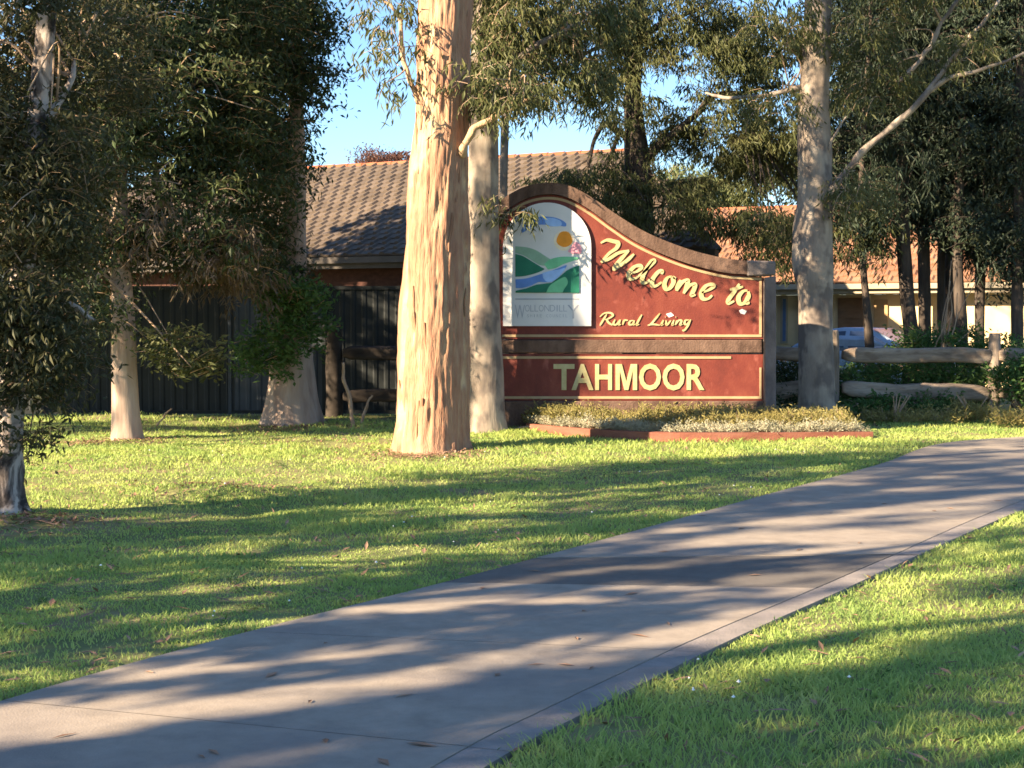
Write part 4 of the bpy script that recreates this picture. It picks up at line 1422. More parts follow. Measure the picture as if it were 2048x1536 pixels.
tree('gum_tree', 'smooth grey dappled gum trunk directly right of the peeling front trunk', 21.45,
    [(976, 868, 43), (973, 845, 39), (971, 780, 36), (968, 650, 33.5), (967, 500, 32), (968, 350, 31), (968, 200, 29), (968, 60, 26), (970, -100, 24), (990, -400, 18), (1010, -700, 10)], 'bark_grey',
    crown=[(1065, 50, 21.0, 85, 75, 0.8, 190), (985, 130, 20.6, 60, 55, 0.5, 80), (1120, 150, 21.2, 80, 60, 0.6, 110), (1150, 40, 21.4, 90, 60, 0.7, 130), (1060, -60, 21, 150, 70, 1, 150), (1020, 425, 21.4, 17, 32, 0.2, 10), (1035, 205, 20.8, 30, 30, 0.3, 14), (990, -480, 21.2, 320, 200, 1.7, 220)],
    limbs=[([(985, 190, 21.2), (1020, 130, 21.1), (1070, 95, 21.1), (1130, 60, 21.2), (1180, 40, 21.3)], 0.07, 0.02), ([(955, 70, 21.2), (940, 20, 21.1), (930, -60, 21.0)], 0.06, 0.03)],
    seed=2, trunk_kw=dict(sides=48, step=0.08, amp=0.008, fr=6, fz=1.0, lump=0.05, flare=0.14, flutes=4), gap=-0.25)

tree('gum_tree', 'slim darker trunk showing just behind the grey dappled trunk above the sign', 26.5,
    [(1008, 830, 10), (1007, 600, 9), (1007, 380, 8.5), (1010, 250, 8), (1014, 100, 7), (1020, -150, 5), (1030, -400, 3)], 'bark_grey',
    crown=[(1040, -200, 26.5, 160, 120, 1.2, 160)], seed=3, trunk_kw=dict(sides=24, step=0.1, amp=0.006, lump=0.04))

tree('gum_tree', 'pale slender trunk standing alone on the lawn under the dark left canopy', 20.0,
    [(254, 882, 35), (253, 855, 30), (250, 780, 26), (246, 650, 23), (242, 550, 20), (240, 480, 18), (238, 350, 16), (232, 200, 14), (228, 60, 12), (220, -200, 9), (215, -450, 5)], 'bark_pink',
    crown=[(300, 60, 20.8, 190, 110, 1.2, 330), (330, 230, 20.6, 170, 110, 1.0, 330), (470, 330, 21.4, 120, 110, 0.9, 240), (120, 300, 20.5, 130, 120, 1.0, 240), (150, 470, 20.0, 110, 60, 0.7, 150), (420, 140, 21.5, 130, 110, 0.9, 260), (180, 610, 19.6, 60, 70, 0.5, 70), (150, 150, 21, 150, 110, 1, 200), (250, -160, 20.8, 330, 120, 1.6, 240), (-150, 150, 21, 170, 250, 1.5, 260), (235, 300, 19.7, 50, 130, 0.25, 110), (232, 120, 19.7, 50, 110, 0.25, 90), (60, 420, 20.8, 130, 130, 1.0, 240), (60, 600, 20.6, 110, 90, 0.8, 160), (420, 20, 21.5, 180, 80, 1.2, 240)],
    limbs=[([(240, 520, 20.0), (205, 545, 19.8), (170, 572, 19.6), (140, 590, 19.5)], 0.05, 0.012),
           ([(240, 470, 20.0), (290, 430, 20.2), (330, 400, 20.3), (318, 372, 20.3), (310, 300, 20.5), (340, 200, 20.6)], 0.08, 0.03),
           ([(320, 385, 20.3), (360, 440, 20.2), (372, 480, 20.1)], 0.05, 0.02), ([(238, 400, 20), (160, 300, 20.2), (100, 180, 20.4), (60, 40, 20.6)], 0.06, 0.02)],
    leaf='leaf_dark', tpl='dense', seed=4, trunk_kw=dict(sides=48, step=0.05, amp=0.008, fr=7, fz=0.8, lump=0.04, flare=0.08), gap=-0.45, smin=0.8, smax=1.5,
    extra=[('dry_foliage', [(370, 470, 20.0, 110, 60, 0.6, 44), (440, 530, 20.2, 70, 40, 0.5, 30), (310, 440, 20.1, 80, 60, 0.5, 24), (500, 540, 21.5, 50, 80, 0.5, 26)], 'leaf_brown', 'gum', 0.0),
           ('green_foliage', [(380, 440, 20.2, 110, 70, 0.6, 90), (450, 520, 20.4, 70, 50, 0.5, 60), (300, 500, 20.3, 60, 50, 0.4, 40)], 'leaf_dark', 'dense', -0.1),
           ('sunlit_foliage', [(300, 200, 19.6, 110, 90, 0.3, 26), (420, 160, 19.9, 90, 60, 0.3, 16), (120, 140, 19.5, 90, 110, 0.3, 22), (200, 60, 19.6, 90, 60, 0.3, 14), (380, 360, 19.7, 90, 60, 0.3, 14), (150, 330, 19.4, 70, 60, 0.3, 12)], 'leaf_pale', 'dense', -0.2),  # paler leaf colour imitates sunlit sprigs on the dark crown
           ('low_foliage', [(375, 735, 19.9, 40, 26, 0.3, 26), (340, 690, 19.9, 36, 30, 0.3, 20)], 'leaf_olive', 'bush', -0.5)])

tree('gum_tree', 'broad flared pink-grey trunk by the dark fence, half hidden by leaves', 23.3,
    [(581, 850, 64), (581, 830, 58), (582, 780, 49), (583, 700, 41), (584, 600, 30), (588, 480, 23), (591, 350, 19), (593, 240, 16), (594, 120, 12), (596, -60, 10), (600, -350, 6)], 'bark_pink',
    crown=[(560, 60, 23.1, 75, 90, 0.9, 240), (545, 160, 23.2, 65, 60, 0.7, 170), (495, 300, 23.3, 62, 90, 0.8, 190), (505, 440, 23.2, 50, 70, 0.6, 130), (550, 330, 23.9, 40, 110, 0.4, 90), (500, 30, 23.6, 110, 110, 1.0, 220), (610, 110, 23.1, 28, 70, 0.4, 44), (618, 215, 23.1, 14, 40, 0.3, 16), (560, -150, 23.2, 200, 110, 1.4, 200), (545, 540, 22.9, 36, 50, 0.4, 50)],
    leaf='leaf_dark', tpl='dense', seed=5, trunk_kw=dict(sides=48, step=0.08, amp=0.014, fr=7, fz=0.6, lump=0.05, flare=0.18, flutes=7), gap=-0.5, smin=0.8, smax=1.5,
    extra=[('low_foliage', [(580, 610, 22.7, 45, 60, 0.4, 70), (560, 690, 22.6, 50, 36, 0.35, 46), (520, 735, 22.6, 28, 24, 0.3, 22), (615, 630, 22.8, 28, 60, 0.4, 50)], 'leaf_bright', 'bush', -0.6)])

tree('paperbark_tree', 'near tree at left edge with flaking white and black base', 12.3,
    [(18, 1045, 50), (16, 1020, 43), (14, 980, 33), (16, 900, 29), (20, 820, 27), (30, 700, 26), (45, 550, 24), (65, 350, 22), (85, 150, 20), (95, 20, 18), (110, -200, 14), (120, -500, 8)], 'bark_paper',
    crown=[(60, 420, 12.05, 55, 110, 0.15, 60), (75, 240, 12.05, 50, 110, 0.15, 50), (90, 60, 12.05, 50, 80, 0.15, 34), (35, 640, 12.0, 50, 110, 0.15, 56), (25, 780, 12.0, 40, 40, 0.12, 20), (50, 470, 12.4, 100, 110, 0.5, 130), (30, 620, 12.3, 110, 90, 0.5, 130), (120, 690, 12.4, 70, 60, 0.4, 60), (40, 740, 12.2, 80, 60, 0.4, 60), (-20, 300, 12.6, 110, 150, 0.7, 150), (110, 330, 12.8, 80, 110, 0.5, 100), (-60, 100, 12.6, 150, 150, 0.7, 170), (190, 120, 13.2, 100, 140, 0.6, 130), (30, 875, 12.2, 40, 30, 0.3, 18), (-180, 450, 12.5, 150, 300, 0.9, 260), (60, -250, 12.6, 330, 160, 1.2, 180)],
    limbs=[([(30, 700, 12.3), (80, 640, 12.35), (140, 610, 12.4), (190, 640, 12.5)], 0.045, 0.015), ([(40, 560, 12.3), (-40, 450, 12.4), (-120, 330, 12.5)], 0.05, 0.02), ([(75, 260, 12.3), (130, 180, 12.5), (160, 100, 12.7)], 0.04, 0.015)],
    leaf='leaf_mid', tpl='dense', seed=6, trunk_kw=dict(sides=56, step=0.05, amp=0.014, fr=9, fz=3, lump=0.1, flare=0.12), gap=-0.35, smin=0.6, smax=1.1)

tree('gum_tree', 'grey gum trunk between the sign and the log fence, bulging at mid height', 23.7,
    [(1636, 842, 41), (1634, 815, 36), (1632, 700, 34), (1632, 600, 33), (1624, 530, 40), (1624, 460, 38), (1628, 400, 33), (1628, 350, 33), (1627, 290, 34), (1629, 200, 31), (1633, 80, 28), (1636, -40, 26), (1640, -300, 20), (1640, -600, 10)], 'bark_grey',
    crown=[(1560, 60, 23.4, 55, 70, 0.7, 70), (1730, 60, 23.6, 60, 70, 0.6, 60), (1950, 95, 23.2, 45, 40, 0.4, 36), (1720, 380, 23.3, 40, 45, 0.4, 40), (1760, 160, 23.9, 70, 60, 0.6, 60), (1560, 210, 23.6, 50, 45, 0.5, 40), (1600, -150, 23.6, 250, 120, 1.5, 180), (1560, 455, 25.5, 45, 45, 0.5, 45), (1900, -80, 23.2, 150, 90, 1.0, 160)],
    limbs=[([(1650, 400, 23.6), (1690, 345, 23.5), (1730, 300, 23.4), (1790, 248, 23.3), (1850, 190, 23.2), (1900, 120, 23.2), (1945, 70, 23.1), (2000, 0, 23.1)], 0.065, 0.03),
           ([(1850, 190, 23.2), (1900, 155, 23.1), (1960, 140, 23.0), (2050, 105, 22.9)], 0.045, 0.02),
           ([(1795, 165, 23.4), (1830, 130, 23.4), (1860, 95, 23.4), (1885, 45, 23.4), (1915, 0, 23.4), (1940, -50, 23.4)], 0.04, 0.025),
           ([(1655, 310, 23.6), (1668, 275, 23.5), (1692, 232, 23.5)], 0.03, 0.012),
           ([(1610, 175, 23.7), (1580, 178, 23.7), (1530, 190, 23.8), (1450, 195, 24.0), (1410, 185, 24.2)], 0.05, 0.02)],
    seed=7, trunk_kw=dict(sides=48, step=0.08, amp=0.008, fr=5, fz=1.4, lump=0.10, flare=0.12, flutes=4), gap=-0.2)

tree('gum_tree', 'dark-limbed leafy tree rising behind the middle of the sign', 28.0,
    [(1278, 830, 34), (1278, 600, 32), (1276, 420, 30), (1274, 330, 28), (1268, 250, 21), (1266, 170, 17), (1272, 90, 15), (1276, 0, 13), (1280, -150, 10), (1285, -400, 5)], 'bark_dark',
    crown=[(1180, 60, 28, 110, 80, 1.2, 240), (1330, 40, 28, 120, 70, 1.2, 250), (1420, 130, 27.8, 105, 90, 1.0, 220), (1255, 220, 27.7, 40, 70, 0.7, 70), (1185, 375, 27.4, 130, 36, 0.7, 160), (1330, 410, 27.0, 85, 45, 0.7, 130), (1430, 270, 27.8, 95, 80, 0.9, 170), (1520, 330, 27.8, 75, 80, 0.8, 160), (1500, 90, 28, 90, 90, 1.0, 200), (1570, 250, 27.8, 50, 90, 0.7, 110), (1360, 330, 27.8, 45, 50, 0.5, 60), (1380, 240, 27.8, 60, 60, 0.7, 60), (1120, 170, 28, 60, 50, 0.7, 40), (1290, 130, 27.6, 60, 50, 0.6, 60), (1270, 340, 27.5, 60, 50, 0.6, 60), (1290, -150, 28, 360, 130, 1.8, 240), (1540, 440, 27.2, 60, 36, 0.6, 60), (1490, 450, 27.0, 50, 34, 0.5, 50), (1560, 500, 27.0, 40, 44, 0.5, 50), (1700, 470, 27.4, 50, 70, 0.6, 80)],
    limbs=[([(1262, 290, 28), (1235, 262, 27.9), (1208, 250, 27.8), (1185, 285, 27.7), (1178, 335, 27.6)], 0.07, 0.025), ([(1240, 262, 27.9), (1220, 310, 27.8), (1215, 340, 27.7)], 0.045, 0.02),
           ([(1290, 320, 28), (1320, 290, 27.9), (1345, 268, 27.8), (1385, 235, 27.8), (1430, 190, 27.8), (1490, 185, 27.8), (1560, 170, 27.9)], 0.10, 0.03),
           ([(1268, 120, 28), (1220, 85, 27.9), (1150, 120, 27.8), (1090, 150, 27.8)], 0.06, 0.02), ([(1272, 90, 28), (1320, 50, 28), (1390, 20, 28), (1450, -10, 28)], 0.06, 0.02), ([(1460, 190, 27.8), (1480, 240, 27.8), (1520, 270, 27.8)], 0.04, 0.015)],
    seed=8, trunk_kw=dict(sides=40, step=0.06, amp=0.02, fr=6, fz=1.0, lump=0.10), gap=-0.1)

# the dark stand of she-oaks on the right
oaks = [
    (27.2, [(1741, 760, 10), (1739, 690, 9), (1732, 600, 7.5), (1724, 500, 7), (1722, 400, 6), (1728, 250, 5.5), (1740, 60, 5), (1750, -200, 3)], [(1710, 420, 27.3, 50, 90, 0.6, 120), (1720, 230, 27.5, 80, 120, 0.8, 200), (1740, 30, 27.6, 90, 120, 0.9, 200)], 'thin black leaning trunk in front of the parked car'),
    (27.6, [(1832, 760, 17), (1826, 690, 15), (1815, 600, 14), (1806, 480, 14), (1802, 350, 13), (1800, 200, 11), (1800, 0, 9), (1800, -250, 5)], [(1800, 330, 27.8, 80, 90, 0.8, 190), (1820, 130, 27.9, 100, 130, 1.0, 260), (1790, -80, 28, 140, 110, 1.2, 220)], 'thick black trunk beside the right end of the parked car'),
    (28.2, [(1853, 760, 14), (1850, 640, 13), (1848, 480, 12), (1852, 350, 11), (1856, 150, 9), (1860, -200, 5)], [(1880, 420, 28.3, 70, 70, 0.7, 170), (1880, 250, 28.4, 90, 110, 0.9, 230), (1900, 30, 28.6, 120, 120, 1.0, 240)], 'straight dark trunk second right of the parked car'),
    (28.6, [(1884, 760, 9), (1882, 620, 8), (1884, 480, 8), (1890, 300, 7), (1895, 50, 6), (1900, -200, 3)], [(1935, 330, 28.6, 60, 90, 0.8, 190)], 'narrow dark trunk left of the tangled twigs by the log fence'),
    (27.4, [(1925, 770, 13), (1922, 650, 12), (1915, 520, 11), (1918, 380, 10), (1925, 200, 9), (1930, -150, 5)], [(1950, 450, 27.4, 60, 60, 0.6, 160), (1960, 250, 27.4, 90, 120, 0.9, 260), (1960, 20, 27.6, 110, 130, 1.0, 260)], 'dark trunk behind the log rail left of the corner post'),
    (28.0, [(1962, 770, 11), (1960, 600, 10), (1965, 450, 9), (1970, 250, 8), (1975, -150, 4)], [(2010, 470, 28, 60, 60, 0.6, 150), (2030, 280, 28, 80, 130, 0.9, 240), (2040, 60, 28, 110, 120, 1.0, 240)], 'dark trunk just left of the fence corner post'),
    (27.0, [(2036, 780, 13), (2034, 640, 12), (2036, 480, 11), (2040, 250, 10), (2045, -150, 5)], [(2070, 500, 27, 60, 70, 0.7, 130), (2100, 280, 27, 80, 150, 0.9, 230), (2110, 0, 27, 120, 150, 1.1, 240), (2050, 560, 27.6, 50, 40, 0.5, 60)], 'grey-brown trunk right of the fence corner post at picture edge'),
    (30.5, [(1900, 770, 10), (1900, 600, 10), (1902, 400, 9), (1905, 100, 8), (1905, -200, 4)], [(1720, 300, 30.5, 90, 140, 1.0, 260), (1850, 300, 30.5, 90, 150, 1.0, 280), (1980, 330, 30.5, 110, 150, 1.0, 320), (1800, 60, 30.5, 160, 150, 1.2, 330), (2020, 60, 30.5, 150, 150, 1.2, 330)], 'big shaded she-oak at the back of the dark stand'),
]
for k, (Y, pts, cr, lab) in enumerate(oaks):
    tree('she_oak_tree', lab + ', dark hanging foliage' if k == 7 else 'she-oak with ' + lab, Y, pts, 'bark_dark', crown=cr, group='dark she-oaks behind the log fence', leaf='leaf_needle', tpl='needle' if k % 2 else 'dense', seed=30 + k,
         trunk_kw=dict(sides=20, step=0.08, amp=0.01, lump=0.08), gap=-0.5, smin=0.9, smax=1.6, twigs=2)

# trees behind the houses
tree('garden_tree', 'pale green tree far behind, between the two roofs', 52.0,
    [(1395, 700, 8), (1395, 500, 7), (1395, 420, 6), (1395, 370, 4)], 'bark_grey',
    crown=[(1380, 375, 52, 70, 48, 1.4, 200), (1440, 400, 52, 60, 36, 1.2, 140), (1330, 410, 53, 40, 30, 1.0, 80)], leaf='leaf_pale', tpl='big', seed=50, trunk_kw=dict(sides=16, step=0.3))
tree('garden_tree', 'reddish treetop just showing over the brown roof ridge', 47.0,
    [(765, 700, 6), (765, 450, 5), (765, 330, 4)], 'bark_dark',
    crown=[(765, 318, 47, 36, 17, 0.9, 60), (815, 320, 47, 26, 14, 0.8, 36)], leaf='leaf_red', tpl='dense', seed=51, trunk_kw=dict(sides=12, step=0.3), smin=1.0, smax=1.6)
tree('garden_tree', 'olive tree crown spreading behind the orange terracotta roof', 50.0,
    [(1640, 700, 10), (1640, 500, 9), (1640, 350, 7)], 'bark_dark',
    crown=[(1560, 340, 50, 90, 70, 1.5, 200), (1680, 330, 50, 100, 90, 1.6, 240), (1830, 380, 50, 110, 110, 1.6, 260), (1980, 420, 50, 110, 140, 1.6, 260)], leaf='leaf_olive', tpl='big', seed=52, trunk_kw=dict(sides=16, step=0.3), gap=-0.4)
# hedge-like mass of far trees closing the horizon
rng = np.random.default_rng(77)
bl = []
for k in range(60):
    bl.append((rng.uniform(-60, 70), rng.uniform(75, 95), rng.uniform(0.8, 2.6), rng.uniform(2, 4), 2, rng.uniform(1, 1.8), 24))
tag(obj('far_tree_line', crown_mesh(bl, np.zeros(3), M['leaf_olive'], M['bark_dark'], 'big', rng, None, 3.2, 4.8, -0.6)), kind='stuff')

# ------------------------------------------------------------------ tall trees up-sun of the frame, whose crowns shade the lawn and path
sdir = np.array([math.sin(SUN_AZ), math.cos(SUN_AZ)])
perp = np.array([math.cos(SUN_AZ), -math.sin(SUN_AZ)])
def caster_crown(seed, rx, rz, nblob, nspray, gap, csize=0.7, tall=2.0, sp=0.62):
    rng = np.random.default_rng(seed)
    bl = []
    for k in range(nblob):
        a = rng.uniform(0, 2 * math.pi); rr = rx * rng.uniform(0.1, 1) ** 0.6
        bl.append((math.cos(a) * rr, math.sin(a) * rr, 8 + rz * rng.uniform(-1, 1), csize * rng.uniform(0.6, 1.3), csize * rng.uniform(0.6, 1.3), csize * tall * rng.uniform(0.6, 1.3), nspray))
    hubs = [(0, 0, 4.5), (0, 0, 6), (0.1, 0, 7.5), (0, 0.1, 9), (0, 0, 10.5)]
    return crown_mesh(bl, np.zeros(3), M['leaf_olive'], M['stick'], 'clump', rng, hubs, 0.8 * sp, 1.4 * sp, gap, twigs=3)
CAST = [caster_crown(200 + k, 2.7, 3.4, 46, 26, -0.9, 0.21, 3.4, 0.5) for k in range(3)] + [caster_crown(300, 2.6, 3.2, 46, 46, -0.8, 1.0, 0.6, 1.0)] + [caster_crown(400 + k, 2.7, 3.4, 52, 28, -0.9, 0.22, 3.4, 0.5) for k in range(2)]
ctr_ = trunk_mesh([(0, 0, -0.1, 0.22), (0, 0, 2, 0.17), (0.05, 0, 5, 0.13), (0, 0.05, 8, 0.09), (0, 0, 11, 0.04)], np.zeros(3), M['bark_grey'], sides=20, step=0.2, amp=0.01)
def caster(x, y, k, sc, sz, dense, label, group):
    t = thing('gum_tree', label, 'tree', (x, y, -0.02), k * 1.9, group)
    t.scale = (sc, sc, sz)
    obj('trunk', ctr_, t)
    obj('crown', CAST[3 if dense else (4 + k % 2 if k in (0, 1, 2, 8, 9) else k % 3)], t)
def along(s, d):
    """s: lateral place across the light, d: distance up-sun of the line through (0, 12)"""
    o0 = np.array([0.0, 12.0])
    return o0 + perp * (s - o0 @ perp) - sdir * d
for k, (s, d, sc, sz) in enumerate([(-11.6, 14, 0.7, 0.78), (-9.6, 16, 0.8, 1.12), (-7.6, 13, 0.7, 0.78), (-5.6, 16, 0.75, 1.0), (-3.6, 13, 0.7, 0.74), (-1.4, 16, 0.75, 0.9), (1.0, 14, 0.7, 0.75),
                                  (-18.9, 12, 0.4, 1.25), (-21.6, 24, 0.8, 1.3), (-10.4, 21, 0.75, 1.35), (-4.8, 20, 0.8, 1.15)]):
    x, y = along(s, d)
    caster(x, y, k, sc, sz, False, 'tall gum tree outside the picture on the left, shading lawn and path', 'gums outside the picture shading lawn and path')
for k, (x, y, sc, sz) in enumerate([(-11.4, 22.2, 0.66, 0.56), (-10.7, 23.9, 0.5, 0.46), (-12.4, 23.6, 0.75, 0.92), (-11.6, 26.6, 0.62, 0.84)]):
    caster(x, y, k, sc, sz, True, 'dense bushy tree outside the picture on the left, shading the metal fence', 'bushy trees outside the picture beside the metal fence')

# ------------------------------------------------------------------ shrubs below the log fence
def shrub(name, label, Y, blobs, leaf, tpl, seed, group=None, smin=0.7, smax=1.2):
    B = [pxblob(*b) for b in blobs]
    base = np.array([B[0][0], B[0][1], 0.0])
    base[2] = float(gz(base[0], base[1]))
    t = thing(name, label, 'shrub', base, group=group)
    rng = np.random.default_rng(seed)
    obj('foliage', crown_mesh(B, base, M[leaf], M['stick'], tpl, rng, None, smin, smax, -0.6), t)
    mb = MB()
    for k in range(5):
        a = rng.uniform(0, 6.28)
        mb2 = MB()
        mb2.tube([(0, 0, -0.05), (0.08 * math.cos(a), 0.08 * math.sin(a), 0.2), (0.25 * math.cos(a), 0.2 * math.sin(a), 0.45)], [0.02, 0.015, 0.006], 5)
        obj('stem', mb2.mesh('stem', M['stick']), t)
shrub('leafy_shrub', 'dark green shrub under the rails right beside the grey trunk', 25.2, [(1720, 770, 25.2, 50, 45, 0.4, 90), (1740, 805, 25.0, 40, 22, 0.3, 40)], 'leaf_bright', 'bush', 60)
shrub('leafy_shrub', 'green shrub behind the middle of the log rails', 25.3, [(1810, 755, 25.3, 60, 45, 0.4, 110), (1830, 815, 24.2, 70, 18, 0.25, 70), (1730, 818, 24.2, 50, 16, 0.25, 50)], 'leaf_bright', 'bush', 61)
shrub('leafy_shrub', 'light-tipped green shrub left of the fence corner post', 25.2, [(1925, 755, 25.2, 50, 40, 0.4, 90), (1935, 810, 25.0, 40, 24, 0.3, 40)], 'leaf_bright', 'bush', 62)
shrub('leafy_shrub', 'bright leafy shrub right of the fence corner post', 24.3, [(2040, 770, 24.2, 46, 46, 0.4, 100), (2080, 740, 24.4, 60, 50, 0.5, 90)], 'leaf_bright', 'bush', 63)
shrub('leafy_shrub', 'dark shrub behind the log rail under the she-oaks', 26.2, [(1880, 700, 26.3, 90, 40, 0.4, 130), (1990, 720, 26.3, 70, 50, 0.4, 100)], 'leaf_bright', 'bush', 64)
shrub('leafy_shrub', 'shaded shrub between the sign pier and the grey trunk', 25.0, [(1575, 760, 25.0, 34, 40, 0.3, 60), (1580, 810, 24.6, 34, 24, 0.3, 30)], 'leaf_dark', 'bush', 65)
shrub('dry_shrub', 'low yellowing shrub at the foot of the fence corner post', 23.6, [(1945, 830, 23.6, 40, 20, 0.3, 46), (2020, 846, 22.9, 50, 16, 0.4, 50)], 'leaf_bed', 'low', 66)
shrub('dry_shrub', 'low dry yellow groundcover between the bed and the log fence', 23.4, [(1790, 845, 23.5, 80, 9, 0.5, 70), (1890, 842, 23.4, 50, 10, 0.4, 40)], 'leaf_bed', 'low', 67)
# tangle of bare twigs among the she-oaks
tw = thing('twig_tangle', 'tangle of bare pale twigs leaning up behind the log rail', 'shrub', (*PX(1880, 700, 26.0)[:2], 0.0))
rng = np.random.default_rng(9)
for k in range(9):
    p0 = PX(1878 + rng.uniform(-12, 12), 716, 26.0); p2 = PX(1905 + rng.uniform(-10, 65), 560 + rng.uniform(-40, 70), 26.0 + rng.uniform(-0.3, 0.3))
    mid = (p0 + p2) / 2 + rng.normal(0, 0.06, 3)
    base = np.array(tw.location)
    p00 = p0.copy(); p00[2] = 0
    obj('twig', limb_mesh([p00, p0, mid, p2], 0.02, 0.006, base, M['stick'], k, 0.02, 5), tw)

# ------------------------------------------------------------------ dead saplings, sticks
def stick_thing(name, label, pts, r0, r1, cat, seed):
    b = np.array(pts[0], float)
    t = thing(name, label, cat, b)
    obj('stem', limb_mesh(pts, r0, r1, b, M['stick'], seed, 0.015, 7), t)
g1 = GP(708, 856)
stick_thing('dead_sapling', 'taller bent bare sapling on the lawn left of the thick front trunk', [g1, PX(704, 830, g1[1]), PX(697, 790, g1[1]), PX(686, 755, g1[1]), PX(687, 725, g1[1])], 0.035, 0.022, 'sapling', 1)
g2 = GP(722, 852)
stick_thing('dead_sapling', 'shorter forked bare sapling nearest the thick front trunk', [g2, PX(728, 825, g2[1]), PX(737, 805, g2[1]), PX(744, 790, g2[1])], 0.028, 0.016, 'sapling', 2)
g3 = GP(315, 852)
stick_thing('fallen_stick', 'dry stick leaning on the grass right of the pale slender trunk', [g3, PX(330, 830, g3[1]), PX(343, 818, g3[1] - 0.1)], 0.018, 0.01, 'stick', 3)
g4 = GP(1022, 862)
stick_thing('fallen_stick', 'dark dry stick lying at the left end of the bed edging', [g4 + (0, 0, 0.02), PX(1046, 855, g4[1]), PX(1072, 850, g4[1] - 0.1)], 0.025, 0.012, 'stick', 4)

# ------------------------------------------------------------------ lawn: grass blades, clover flowers, bark litter
rng = np.random.default_rng(99)
def lawn_points(n, y0, y1, power):
    """denser near the camera"""
    u = rng.uniform(0, 1, n)
    k = 1 - power
    y = (y0 ** k + u * (y1 ** k - y0 ** k)) ** (1 / k)
    x = rng.uniform(-1, 1, n) * (y * 0.375 + 1.9)
    return x, y
x, y = lawn_points(560000, 4.6, 26.5, 0.75)
ok = ~in_path(x, y, 0.02 + 0.07 * vnoise(np.stack([x * 3, y * 3, 0 * x + 21], -1))) & ~in_bed(x, y)
sep = np.stack([x * 0.55, y * 0.55, 0 * x + 2], -1)
sep2 = np.stack([x * 2.6, y * 2.6, 0 * x + 8], -1)
dens = 0.62 + 0.5 * vnoise(sep) + 0.45 * vnoise(sep2)
# bare dirt: by the near tree, on the mound, along the dark fence
def spot(px, py, rx, ry):
    g = GP(px, py)
    return np.exp(-(((x - g[0]) / rx) ** 2 + ((y - g[1]) / ry) ** 2))
bare = 1.2 * spot(60, 1050, 0.55, 0.45) + 1.1 * spot(460, 972, 0.5, 0.5) + 1.0 * spot(170, 888, 0.45, 0.5) + 0.9 * spot(860, 905, 0.8, 0.55) + 0.7 * spot(580, 855, 1.0, 0.6) + 0.6 * spot(880, 1040, 0.5, 0.3) + 0.5 * spot(2000, 1230, 0.35, 0.25)
bare = bare + np.clip((y - 23.2) / 1.5, 0, 0.9) * (x < 0)
ok &= rng.uniform(0, 1, len(x)) < np.clip(dens, 0.12, 1) * np.clip(1 - bare, 0, 1)
x, y = x[ok], y[ok]
z = gz(x, y)
n = len(x)
far = np.clip((y - 5) / 18, 0, 1)
hmod = np.clip(0.75 + 0.55 * vnoise(np.stack([x * 0.8, y * 0.8, 0 * x + 3], -1)) + 0.35 * vnoise(np.stack([x * 3.1, y * 3.1, 0 * x + 13], -1)), 0.3, 1.8)
H = (0.024 + 0.028 * rng.uniform(0, 1, n) ** 2) * hmod * (1 + 0.35 * far)
Wd = (0.0052 + 0.0033 * rng.uniform(0, 1, n)) * (1 + 1.9 * far)
a = rng.uniform(0, 2 * math.pi, n)
lean = rng.uniform(0.3, 1.5, n) * H
b_ = rng.uniform(0, 2 * math.pi, n)
lx, ly = np.cos(b_) * lean, np.sin(b_) * lean
dx, dy = np.cos(a) * Wd / 2, np.sin(a) * Wd / 2
P0 = np.stack([x - dx, y - dy, z - 0.006], -1)
P1 = np.stack([x + dx, y + dy, z - 0.006], -1)
P2 = np.stack([x + dx * 0.7 + lx * 0.4, y + dy * 0.7 + ly * 0.4, z + H * 0.6], -1)
P3 = np.stack([x - dx * 0.7 + lx * 0.4, y - dy * 0.7 + ly * 0.4, z + H * 0.6], -1)
P4 = np.stack([x + lx, y + ly, z + H], -1)
V = np.stack([P0, P1, P2, P3, P4], 1).reshape(-1, 3)
i0 = np.arange(n) * 5
Qg = np.stack([i0, i0 + 1, i0 + 2, i0 + 3], -1)
Tg = np.stack([i0 + 3, i0 + 2, i0 + 4], -1)
tag(obj('lawn_grass', mesh_np('lawn_grass', V, [Qg, Tg], [M['grass']])), kind='stuff')

# clover flowers
x, y = lawn_points(260, 5, 23, 0.3)
ok = ~in_path(x, y, -0.05) & ~in_bed(x, y) & (vnoise(np.stack([x * 0.9, y * 0.9, 0 * x + 40], -1)) > 0.1)
x, y = x[ok], y[ok]
z = gz(x, y) + 0.045
mb = MB()
for q in zip(x, y, z):
    r = random.uniform(0.005, 0.011)
    c = np.array(q)
    mb.add([c + (r, 0, 0), c + (0, r, 0), c - (r, 0, 0), c - (0, r, 0), c + (0, 0, r), c - (0, 0, r * 0.5)], tris=[(0, 1, 4), (1, 2, 4), (2, 3, 4), (3, 0, 4), (1, 0, 5), (2, 1, 5), (3, 2, 5), (0, 3, 5)])
tag(obj('clover_flowers', mb.mesh('clover_flowers', M['flower'])), kind='stuff')

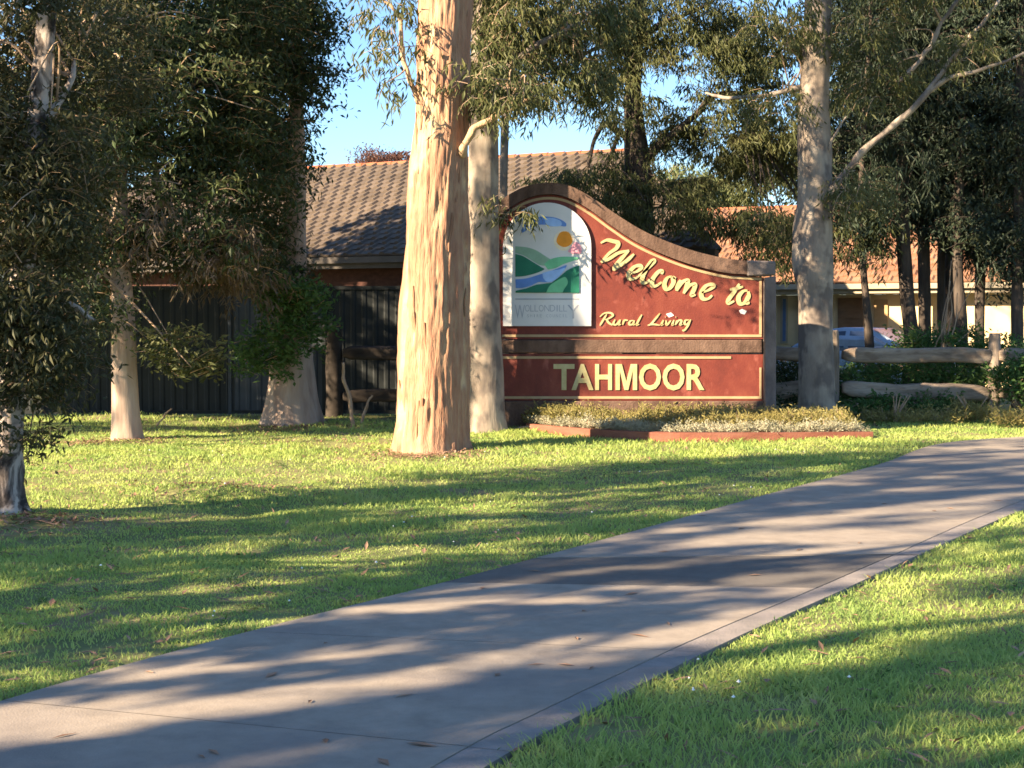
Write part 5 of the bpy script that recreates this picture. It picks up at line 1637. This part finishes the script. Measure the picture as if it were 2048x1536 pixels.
# broad-leaved weeds in the turf
x, y = lawn_points(900, 4.8, 23, 0.3)
ok = ~in_path(x, y, -0.02) & ~in_bed(x, y) & (vnoise(np.stack([x * 0.8, y * 0.8, 0 * x + 60], -1)) > 0.05)
x, y = x[ok], y[ok]
V, Q, mi = scatter_sprays(np.stack([x, y, gz(x, y) - 0.005], -1), TPL['low'], rng, 0.16, 0.42)
tag(obj('lawn_weeds', mesh_np('lawn_weeds', V, [Q], [M['leaf_bright'], M['stick']], mi)), kind='stuff')

# bark and leaf litter
pts = []
for (px, py, rx, ry, n) in ((860, 905, 0.9, 0.7, 500), (580, 855, 1.1, 0.7, 350), (254, 885, 0.8, 0.6, 260), (60, 1045, 0.6, 0.5, 260), (460, 975, 0.7, 0.5, 260), (160, 890, 0.5, 0.4, 160), (700, 885, 1.5, 0.9, 200), (1640, 850, 0.9, 0.5, 200)):
    g = GP(px, py)
    pts.append(np.stack([g[0] + rng.normal(0, rx * 0.55, n), g[1] + rng.normal(0, ry * 0.55, n)], -1))
X_, Y_ = lawn_points(3200, 4.8, 24, 0.3)
pts.append(np.stack([X_, Y_], -1))
pts = np.concatenate(pts)
ok = ~in_bed(pts[:, 0], pts[:, 1])
pts = pts[ok]
n = len(pts)
onp = in_path(pts[:, 0], pts[:, 1])
keep = ~onp | (rng.uniform(0, 1, n) < 0.07)
pts = pts[keep]; onp = onp[keep]; n = len(pts)
zz = np.where(onp, 0.016, gz(pts[:, 0], pts[:, 1]) + rng.uniform(0.004, 0.035, n))
L = rng.uniform(0.02, 0.07, n); Wd = rng.uniform(0.006, 0.018, n)
a = rng.uniform(0, 2 * math.pi, n)
ca, sa = np.cos(a), np.sin(a)
tilt = rng.normal(0, 0.012, n) * (~onp)
V = np.stack([np.stack([pts[:, 0] - ca * L, pts[:, 1] - sa * L, zz - tilt], -1), np.stack([pts[:, 0] + sa * Wd, pts[:, 1] - ca * Wd, zz + 0.004], -1),
              np.stack([pts[:, 0] + ca * L, pts[:, 1] + sa * L, zz + tilt], -1), np.stack([pts[:, 0] - sa * Wd, pts[:, 1] + ca * Wd, zz + 0.004], -1)], 1).reshape(-1, 3)
Qg = np.arange(n * 4).reshape(n, 4)
tag(obj('bark_litter', mesh_np('bark_litter', V, [Qg], [M['litter']])), kind='stuff')
